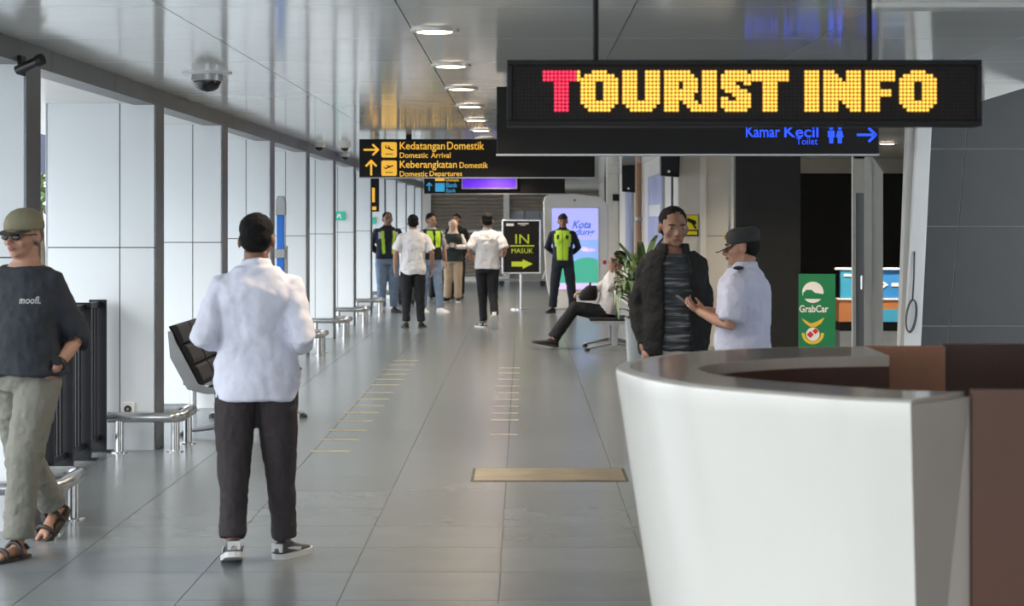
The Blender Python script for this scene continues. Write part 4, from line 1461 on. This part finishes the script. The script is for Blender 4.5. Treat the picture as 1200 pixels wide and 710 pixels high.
    def hair(s, m=None, long=0.0, top=0.0):
        mb = MB(); H = s.HM
        mb.blob((0, .022, .047 + top), (.080, .0925, .081), H)
        mb.blob((0, .046, .0), (.076, .064, .070 + long), H)
        s.solid('hair', mb, m or M['hair'], smooth=3, voxel=min(s.vox, .008), disp=.010, dscale=.02)

    def shirt(s, m, hem=.86, off=.014, sleeve='short', name='shirt', collar=True, flare=.0, disp=.022, dscale=.10, post=None, mats=None, sl=(.066, .060, .052, .044), inner=None, arc=None):
        mb = MB(); p = s.p
        if arc:
            shell_arc(mb, s.rings(off, hem, 1.43, flare=flare), arc[0], arc[1], .014, mtx=s.TM)
        else:
            mb.loft(s.rings(off, hem, 1.435 if collar else 1.412, flare=flare), mtx=s.TM)
        for sx, a in ((1, 'armL'), (-1, 'armR')):
            el, wr = Vector(p[a][0]), Vector(p[a][1]); sh = s.shoulder(sx)
            ins = s.TM @ Vector((sx * .085, 0, 1.375))
            if sleeve == 'short':
                e = sh.lerp(el, .88)
                mb.tube([ins, sh, sh.lerp(el, .4), e], [.046, sl[0], sl[1] + .002, sl[1] + .004], 14)
            elif sleeve == 'half':
                e = el.lerp(wr, .10)
                mb.tube([ins, sh, sh.lerp(el, .5), el, e], [.046, sl[0] + .002, sl[1] + .004, sl[1] + .006, sl[1] + .006], 14)
            elif sleeve == 'long':
                mb.tube([ins, sh, sh.lerp(el, .5), el, el.lerp(wr, .4), el.lerp(wr, .93)], [.046, sl[0], sl[1], sl[2] + .003, sl[3] + .006, sl[3] - .004], 14)
            else:
                mb.tube([ins, sh.lerp(ins, .2)], [.05, .058], 14, True)
        if collar:
            mb.tube([s.TM @ Vector((0, .008, 1.40)), s.TM @ Vector((0, .006, 1.47 if collar is True else collar))], [.085 * s.g ** .5, .066 * s.g ** .5], 18)
        return s.solid(name, mb, m, smooth=5, disp=disp, dscale=dscale, post=post, mats=mats)

    def trousers(s, m, top=1.0, r=(.098, .078, .064, .060), disp=.02, end=.0, post=None):
        mb = MB(); p = s.p
        mb.loft(s.rings(.008, .80, top), mtx=s.TM)
        for sx, l in ((1, 'legL'), (-1, 'legR')):
            kn, an, yaw, pit = p[l]; kn, an = Vector(kn), Vector(an)
            hp = s.TM @ Vector((sx * .088 * s.g, 0, .88)); hi = s.TM @ Vector((sx * .07, 0, .96))
            e = kn.lerp(an, .97 - end)
            mb.tube([hi, hp, hp.lerp(kn, .45), kn, kn.lerp(an, .45), e], [r[0] * .9, r[0] * s.g, r[0] * .93 * s.g, r[1], r[2], r[3]], 16)
        return s.solid('trousers', mb, m, smooth=5, disp=disp, dscale=.07, post=post)

    def shoes(s, m, sole, hi=.0, accent=None, L=1.0):
        for l in ('legL', 'legR'):
            FM = s.S @ s.foot_m(l)
            mb = MB(); R = []
            for y, hw, h in ((.070, .018, .055), (.062, .034, .078 + hi), (.03, .041, .090 + hi), (-.02, .043, .090 + hi), (-.06, .046, .072), (-.11, .050, .055), (-.16, .048, .046), (-.20, .034, .036), (-.218, .014, .026)):
                ring = []
                for i in range(12):
                    t = 2 * pi * i / 12
                    ct, st = cos(t), sin(t)
                    x = hw * math.copysign(abs(ct) ** .8, ct)
                    z = .012 + (h - .012) * (.5 + .5 * math.copysign(abs(st) ** .8, st))
                    ring.append(FM @ Vector((x * (1 if z < h * .6 else .82), y * L, z)))
                R.append(ring)
            mb.rings(R)
            o = mb.build('shoe', m, s.t, smooth=True)
            mb = MB()
            outl = [(.0, .078), (.028, .070), (.044, .04), (.044, -.02), (.053, -.10), (.052, -.15), (.040, -.20), (.015, -.226), (-.015, -.226), (-.040, -.20), (-.052, -.15), (-.053, -.10), (-.044, -.02), (-.044, .04), (-.028, .070)]
            mb.prism([(x, y * L) for x, y in outl], 0, .026, 'z'); mb.xform(FM)
            mb.build('sole', sole, o)
            if accent:
                mb = MB()
                for q in (-1, 1):
                    mb.prism([(-.07, .03), (.03, .05), (.045, .058), (-.02, .055), (-.08, .045)], q * .047, q * .049, 'x'); 
                mb.box(-.03, .03, .058, .070, .035, .075)
                mb.xform(FM); mb.build('stripe', accent, o)

    def belt(s, m=None):
        mb = MB()
        shell_arc(mb, s.rings(.012, .965, .995), 0, 359, .006, mtx=s.TM)
        mb.xform(s.S); mb.build('belt', m or C_SHOE, s.t, smooth='auto')

    def lanyard(s): pass


def neon_paint(fn, *mm):
    """assign material slots by where the cloth face lies on the body"""
    def post(o):
        me = o.data
        me.materials.clear()
        for x in mm: me.materials.append(x)
        for f in me.polygons:
            f.material_index = fn(f.center, f.normal)
    return post


# ---- man in olive cap, walking
h = Human('man in olive cap, sunglasses and black T-shirt walking past the near pier', (-2.425, 9.72, 0), radians(-26), 1.655, M['skin'],
          dict(yaw=0, pitch=4, legL=((.11, -.14, .49), (.105, -.18, .085), 0, 0), legR=((-.12, .12, .47), (-.14, .38, .17), 0, 38),
               armL=((.235, .12, 1.06), (.226, -.035, .925)), armR=((-.25, .05, 1.10), (-.25, -.10, .88)),
               handL=((-.5, -.05, -.85), (-1, .2, 0)), curl=.3), g=1.08, belly=.05, voxel=.008, sh=.94)
h.body(); h.face(glasses=True, brow=M['hair_grey'])
cap_tshirt = h.shirt(C_BLACKT, hem=.88, off=.02, sleeve='half', name='tshirt', collar=False, flare=.03, disp=.03, dscale=.12)
h.trousers(C_KHAKI, top=1.0, r=(.104, .088, .078, .076), disp=.02)
mb = MB(); mb.blob((0, .035, .0), (.078, .072, .06), h.HM)
h.solid('hair', mb, M['hair_grey'], smooth=3, voxel=.008)
mb = MB()
mb.loft([(0, .006, .028, .088, .106), (0, .006, .060, .089, .105), (0, .008, .095, .080, .092), (0, .010, .120, .060, .068), (0, .012, .135, .030, .034)], n=24, e=2.1, mtx=h.HM)
cap_o = h.solid('cap', mb, C_OLIVE, smooth=3, voxel=.007)
mb = MB()
bill = [(-.078, -.05), (-.07, -.10), (-.045, -.16), (0, -.182), (.045, -.16), (.07, -.10), (.078, -.05)]
vs = []
for x, y in bill: vs.append(h.S @ h.HM @ Vector((x, y, .040 - abs(x) * .22 + (y + .05) * .16)))
vs += [v + Vector((0, 0, .007)) for v in vs]
mb.add(vs, [list(range(7)), list(range(13, 6, -1))] + [(i, (i + 1) % 7, (i + 1) % 7 + 7, i + 7) for i in range(7)])
mb.build('bill', mat('dark_bill', (.03, .03, .028), .7, var=.1), cap_o)
mb = MB()
wrp = Vector(h.p['armL'][1]); eld = (Vector(h.p['armL'][0]) - wrp).normalized()
mb.tube([wrp + eld * .012, wrp + eld * .036], [.036, .037], 14); mb.xform(h.S)
wt_ = mb.build('wristwatch', M['rubber'], h.t, smooth='auto')
MB().tube([h.S @ (wrp + eld * .024 + Vector((.012, -.036, .012))), h.S @ (wrp + eld * .024 + Vector((.018, -.046, .016)))], [.023, .022], 14).build('watch_face', M['blackgloss'], wt_)
for l in ('legL', 'legR'):
    FM = h.S @ h.foot_m(l)
    mb = MB()
    outl = [(.0, .072), (.03, .062), (.046, .02), (.052, -.08), (.05, -.15), (.034, -.205), (0, -.22), (-.034, -.205), (-.05, -.15), (-.052, -.08), (-.046, .02), (-.03, .062)]
    mb.prism(outl, -.012, .016, 'z'); mb.xform(FM)
    so = mb.build('sandal', C_SANDAL, h.t)
    mb = MB()
    for y, zt in ((-.03, .082), (-.125, .058)):
        mb.tube([(-.048, y, .01), (-.040, y, zt * .75), (-.015, y, zt), (.015, y, zt), (.040, y, zt * .75), (.048, y, .01)], .012, 8)
    mb.tube([(-.036, .03, .05), (0, .055, .06), (.036, .03, .05)], .009, 8)
    mb.xform(FM); mb.build('strap', C_SANDAL, so, smooth=True)

# ---- man in white shirt walking away
h2 = Human('man in untucked white long-sleeved shirt walking away beside the beam seating', (-1.262, 9.45, 0), pi, 1.635, M['skin2'],
           dict(legL=((.105, .04, .48), (.095, .13, .12), 12, 14), legR=((-.11, -.05, .48), (-.125, -.10, .085), -26, 0),
                armL=((.238, .10, 1.09), (.18, -.16, 1.06)), armR=((-.238, .10, 1.09), (-.18, -.16, 1.04)),
                handL=((-.6, -.8, .1), (0, 0, -1)), handR=((.6, -.8, .1), (0, 0, -1)), yaw=0, pitch=6), g=1.06, voxel=.008, sh=.98)
h2.body(); h2.hair(top=.004)
h2.shirt(C_WHITE, hem=.79, off=.024, sleeve='long', flare=.012, disp=.045, dscale=.17, sl=(.068, .066, .060, .050))
h2.trousers(C_GREYP, r=(.104, .082, .068, .064), disp=.018)
h2.shoes(mat('grey_sneaker', (.07, .075, .085), .6, var=.2), C_SOLEW, accent=C_SOLEW)

# ---- jacket man and officer by the counter
h3 = Human('man in open black jacket over a dark patterned shirt behind the counter', ((790 - VPX) * .0050, 11.75, 0), radians(6), 1.69, M['skin2'],
           dict(yaw=4, pitch=6, armL=((.195, .06, 1.11), (.165, -.06, .86)), armR=((-.20, .06, 1.11), (-.18, -.05, .86)), legL=((.10, 0, .48), (.11, .02, .085), 10, 0)), g=.95, voxel=.009, sh=.86)
h3.body(); h3.face(); h3.hair(top=-.004)
h3.shirt(C_PAT, hem=.84, off=.014, sleeve=None, name='shirt', collar=False, disp=.015)
h3.shirt(C_BLACKJ, hem=.82, off=.026, sleeve='long', name='jacket', collar=False, arc=(-68, 248), disp=.03, sl=(.064, .060, .056, .048), flare=.012)
mb = MB(); shell_arc(mb, [(0, .006, 1.40, .088, .082), (0, .010, 1.47, .078, .072)], -64, 244, .016, mtx=h3.TM)
h3.solid('collar', mb, C_BLACKJ, smooth=2)
h3.trousers(C_PINKB); h3.shoes(C_SHOE, C_SOLEB)

h4 = Human('officer in dark peaked cap and pale blue shirt holding a phone', ((869 - VPX) * .0049, 11.30, 0), radians(-112), 1.575, M['skin'],
           dict(yaw=14, pitch=8, armL=((.25, -.02, 1.09), (.10, -.25, 1.17)), armR=((-.25, -.02, 1.09), (-.08, -.26, 1.17)),
                handL=((-.45, -.8, .25), (-.3, .3, .8)), handR=((.4, -.8, .25), (.3, .3, .8)), curl=.5), g=1.14, belly=.02, voxel=.009, sh=1.06)
h4.body(); h4.face(); h4.hair(M['hair'])
h4.shirt(C_OFF, hem=.93, off=.022, sleeve='short', disp=.03, sl=(.076, .074, .06, .05))
h4.trousers(C_NAVY); h4.shoes(C_SHOE, C_SOLEB)
mb = MB()
mb.loft([(0, .012, .018, .086, .100), (0, .012, .045, .090, .104), (0, .014, .075, .092, .106), (0, .016, .098, .082, .095), (0, .018, .112, .060, .070), (0, .018, .118, .03, .04)], n=24, e=2.2, mtx=h4.HM)
co = h4.solid('cap', mb, mat('dark_grey_felt', (.022, .023, .027), .8, var=.1), smooth=3, voxel=.008)
mb = MB(); vs = []
for x, y in bill: vs.append(h4.S @ h4.HM @ Vector((x, y * .85 - .01, .028 - abs(x) * .20 + (y + .05) * .34)))
vs += [v + Vector((0, 0, .006)) for v in vs]
mb.add(vs, [list(range(7)), list(range(13, 6, -1))] + [(i, (i + 1) % 7, (i + 1) % 7 + 7, i + 7) for i in range(7)])
mb.build('peak', C_NAVY, co)
MB().blob((0, -.097, .065), (.016, .006, .016), h4.S @ h4.HM, 10, 6).build('cap_badge', M['gold'], co, smooth=True)
for sx in (-1, 1):
    MB().blob((sx * .125, 0, 1.437), (.062, .030, .012), h4.S @ h4.TM @ Matrix.Rotation(0, 4, 'Y'), 10, 6).build('epaulette', C_NAVY, h4.t, smooth=True)
hw = h4.t.location + Matrix.Rotation(radians(-112), 3, 'Z') @ (h4.k * Vector((.02, -.37, 1.22)))
ph = thing('phone', 'phone held by the officer in the peaked cap', 'phone', hw, radians(-112))
MB().box(-.038, .038, -.07, .07, -.005, .005).xform(Matrix.Rotation(radians(-35), 4, 'X')).build('case', M['blackgloss'], ph, bevel=.003)
MB().box(-.033, .033, -.063, .063, .005, .006).xform(Matrix.Rotation(radians(-35), 4, 'X')).build('screen', M['glass_grey'], ph)

# ---- group by the far piers
FV = .010


def vest_dark(c, n):   # dark jacket with neon panels on the chest
    x, z = abs(c.x), c.z
    if n.y < .15 and z < 1.42 and z > 1.02 and .065 < x - (z - 1.2) * .06 < .115: return 1
    if n.y < .1 and .115 <= x < .17 and 1.28 < z < 1.40: return 2
    return 0


h5 = Human('man in dark jacket with neon stripes and jeans by the far pier', (G(454, 366).x, G(454, 366).y, 0), radians(12), 1.745, M['skin2'],
           dict(yaw=5, armL=((.27, .10, 1.12), (.10, .20, .98)), armR=((-.28, .10, 1.12), (-.10, .20, .98)), legL=((.10, -.03, .48), (.11, -.04, .085), 20, 0)), g=1.08, voxel=FV, sh=1.03)
h5.body(); h5.face(); h5.hair(top=-.006)
h5.shirt(C_NAVY, hem=.90, off=.022, sleeve='long', name='jacket', sl=(.076, .07, .062, .05), post=neon_paint(vest_dark, C_NAVY, C_NEON, C_REFL))
h5.trousers(C_JEANS, r=(.104, .086, .074, .070)); h5.shoes(C_SHOE, C_SOLEB)

h6 = Human('man in white short-sleeved polo and black trousers seen from behind near the bumper rails', (G(484, 384).x, G(484, 384).y, 0), pi + .12, 1.68, M['skin'],
           dict(armL=((.26, .04, 1.13), (.27, .0, .89)), armR=((-.28, .04, 1.12), (-.29, -.06, .88)), legL=((.095, 0, .48), (.105, .02, .085), 6, 0), legR=((-.10, 0, .48), (-.12, .02, .085), -14, 0)), g=1.04, voxel=FV, sh=1.02)
h6.body(); h6.hair(top=.004)
h6.shirt(C_WHITE2, hem=.80, off=.022, disp=.03, sl=(.074, .074, .06, .05)); h6.trousers(C_BLACKP); h6.shoes(C_SHOE, C_SOLEB)


def vest_neon(c, n):
    if n.y < .2 and 1.13 < c.z < 1.42 and .02 < abs(c.x) < .13: return 1
    return 0


h7 = Human('man in grey polo under a neon and black vest with jeans and white shoes', (G(505, 366).x, G(505, 366).y, 0), radians(28), 1.72, M['skin'],
           dict(yaw=10, pitch=8, armL=((.26, .03, 1.12), (.26, -.04, .88)), legL=((.10, -.08, .48), (.11, -.14, .085), 16, 0), legR=((-.10, .05, .48), (-.10, .12, .085), 0, 0)), g=1.02, voxel=FV)
h7.body(); h7.face(); h7.hair()
h7.shirt(C_GREY, hem=.92, off=.012, sleeve='short'); h7.shirt(C_BLACKJ, hem=.90, off=.026, sleeve=None, name='vest', collar=False, post=neon_paint(vest_neon, C_BLACKJ, C_NEON))
h7.trousers(C_JEANS); h7.shoes(C_SHOEW, C_SOLEW)

h8 = Human('woman in cream headscarf, dark green vest and beige trousers looking at her phone', (G(531, 354).x, G(531, 354).y, 0), radians(-4), 1.60, M['skin_lt'],
           dict(pitch=18, armL=((.25, .0, 1.13), (.07, -.25, 1.14)), armR=((-.25, .0, 1.13), (-.07, -.25, 1.14)), handL=((-.5, -.8, .2), (-.3, .2, .8)), handR=((.5, -.8, .2), (.3, .2, .8)), curl=.5, legR=((-.10, 0, .48), (-.13, .02, .085), -30, 0)), g=1.04, voxel=FV)
h8.body(ears=False); h8.face()
mb = MB(); mb.blob((0, .026, .03), (.090, .100, .098), h8.HM); mb.blob((0, .03, -.07), (.082, .082, .10), h8.HM)
mb.loft([(0, .0, 1.36, .15, .125), (0, .005, 1.43, .11, .10), (0, .01, 1.50, .075, .075)], mtx=h8.TM)
h8.solid('headscarf', mb, C_CREAM, smooth=3)
h8.shirt(C_WHITE2, hem=.9, off=.012, sleeve='long'); h8.shirt(C_GREENV, hem=.84, off=.032, sleeve=None, name='vest', collar=False, flare=.015)
h8.trousers(C_BEIGE, r=(.104, .092, .082, .080)); h8.shoes(C_SHOE, C_SOLEW)
hw = h8.t.location + h8.k * Vector((0, -.36, 1.17))
ph = thing('phone', 'phone in the hands of the woman in the headscarf', 'phone', hw)
MB().box(-.036, .036, -.07, .07, -.005, .005).xform(Matrix.Rotation(radians(40), 4, 'X')).build('case', M['blackgloss'], ph, bevel=.003)
MB().box(-.032, .032, -.063, .063, .005, .006).xform(Matrix.Rotation(radians(40), 4, 'X')).build('screen', M['glass_grey'], ph)

h9 = Human('man in black jacket standing close behind the woman in the headscarf', ((535 - VPX) * .0174, F * .0174, 0), radians(-12), 1.725, M['skin2'], dict(yaw=-6), voxel=FV)
h9.body(); h9.face(); h9.hair()
h9.shirt(C_BLACKJ, hem=.86, off=.02, sleeve='long', name='jacket'); h9.trousers(C_BLACKP); h9.shoes(C_SHOE, C_SOLEB)

# ---- man in white polo walking away down the middle
h10 = Human('slim man in white polo walking away towards the standing sign', (G(571, 384).x, G(571, 384).y, 0), pi, 1.705, M['skin'],
            dict(legL=((.07, -.06, .48), (.055, -.02, .085), 30, 0), legR=((-.085, .06, .49), (-.115, .26, .20), -6, 48),
                 armL=((.26, .06, 1.14), (.23, -.18, 1.00)), armR=((-.26, .06, 1.14), (-.24, -.20, 1.06)), handL=((-.2, -.9, -.2), (-1, 0, 0)), handR=((.2, -.9, .1), (1, 0, 0)), pitch=6), g=.98, voxel=FV)
h10.body(); h10.hair(top=.008)
h10.shirt(C_WHITE2, hem=.87, off=.024, disp=.03, sl=(.076, .078, .06, .05)); h10.trousers(C_BLACKP, r=(.096, .074, .062, .058)); h10.shoes(C_SHOE, C_SOLEW, accent=C_SOLEW)


# ---- guard
def guard_vest(c, n):
    x, z = abs(c.x), c.z
    if n.y < .25 and z < 1.43:
        if z > 1.27 and .055 < x < .10 and z < 1.35: return 0
        if x < .008: return 0
        if z > 1.22 and x < .145 - max(0, z - 1.36) * 1.2: return 1
        if x < .10 + (z - 1.05) * .05 and z > .90: return 1
        if z < 1.25 and x < .135 and z > 1.15: return 2
    return 0


h11 = Human('guard in neon vest and navy side cap standing before the lilac screen', (G(659.5, 366.5).x, G(659.5, 366.5).y, 0), radians(-3), 1.70, M['skin2'],
            dict(armL=((.27, .10, 1.12), (.10, .20, .98)), armR=((-.27, .10, 1.12), (-.10, .20, .98)), legL=((.14, 0, .48), (.175, .02, .085), 14, 0), legR=((-.14, 0, .48), (-.175, .02, .085), -24, 0)), g=1.0, voxel=.009, sh=1.04)
h11.body(); h11.face(); h11.hair(top=-.008)
h11.shirt(C_NAVY, hem=.90, off=.020, sleeve='long', name='jacket', post=neon_paint(guard_vest, C_NAVY, C_NEON, C_REFL))
h11.trousers(C_NAVY, r=(.100, .082, .072, .072)); h11.shoes(C_SHOE, C_SOLEB)
mb = MB()
mb.loft([(0, .006, .045, .080, .104), (0, .006, .075, .080, .104), (.0, .004, .11, .055, .085), (.012, -.005, .140, .018, .055)], n=22, e=2.1, mtx=h11.HM)
h11.solid('side_cap', mb, C_NAVY, smooth=2, voxel=.008)

# ---- seated man on the phone
LN = 14
h12 = Human('man in white shirt and dark trousers sitting with a phone at his ear', (1.06, 24.95, 0), radians(-90), 1.66, M['skin'],
            dict(pel=(0, 0, .50), lean=-LN, pitch=LN - 2, yaw=-4, legL=((.08, -.40, .53), (.07, -.68, .12), -4, -10), legR=((-.08, -.42, .50), (-.09, -.70, .11), -14, -10),
                 armL=((.23, .02, .76), (.135, .05, .985)), armR=((-.22, -.10, .76), (-.10, -.30, .70)), handL=((-.1, .15, 1), (-1, .2, 0)), handR=((.3, -.9, .0), (0, 0, -1)), curl=.6), g=1.02, voxel=.009)
h12.body(); h12.face(); h12.hair()
h12.shirt(C_WHITE2, hem=.88, off=.016, sleeve='long'); h12.trousers(C_BLACKP, r=(.10, .084, .074, .072), end=.02); h12.shoes(C_SHOE, C_SOLEB, hi=.02, L=1.08)
hw = h12.t.location + Matrix.Rotation(radians(-90), 3, 'Z') @ (h12.k * Vector((.105, .09, 1.075)))
ph = thing('phone', 'black phone held to the ear of the seated man', 'phone', hw, radians(-90))
MB().box(-.006, .006, -.036, .036, -.07, .07).build('case', M['blackgloss'], ph, bevel=.003)
MB().box(-.008, -.006, -.032, .032, -.063, .063).build('screen', M['glass_grey'], ph)
bgp = h12.t.location + Matrix.Rotation(radians(-90), 3, 'Z') @ (h12.k * Vector((.0, -.24, .615)))
bag = thing('shoulder_bag', 'black soft bag lying on the lap of the seated man', 'bag', bgp, radians(-90))
mb = MB(); mb.loft([(0, 0, .0, .17, .10), (0, .0, .04, .18, .12), (0, .02, .12, .165, .10), (0, .05, .18, .13, .06)], n=20, e=3)
mb.build('pouch', C_BLACKJ, bag, smooth=True)
MB().tube([(-.12, .02, .15), (-.06, .03, .21), (.06, .03, .21), (.12, .02, .15)], .012, 8).build('strap', C_BLACKJ, bag, smooth=True)

# ================================================================== apply modifiers once
bpy.context.view_layer.update()
dg = bpy.context.evaluated_depsgraph_get()
done = []
for o, post in DEFER:
    me = bpy.data.meshes.new_from_object(o.evaluated_get(dg))
    done.append((o, me, post))
for o, me, post in done:
    o.modifiers.clear()
    o.data = me
    if post: post(o)

# small chest print on the black T-shirt, laid onto the cloth
from mathutils.bvhtree import BVHTree
bv = BVHTree.FromPolygons([v.co for v in cap_tshirt.data.vertices], [list(p.vertices) for p in cap_tshirt.data.polygons])
tp = text('chest_print', 'moofl.', .085, .175, 1.215, 1.250, -.5, C_REFL, cap_tshirt, .02)
for v in tp.data.vertices:
    hit = bv.ray_cast(Vector((v.co.x, -.6, v.co.z)), Vector((0, 1, 0)))
    if hit[0] is not None: v.co = hit[0] + Vector((0, -.004, 0))
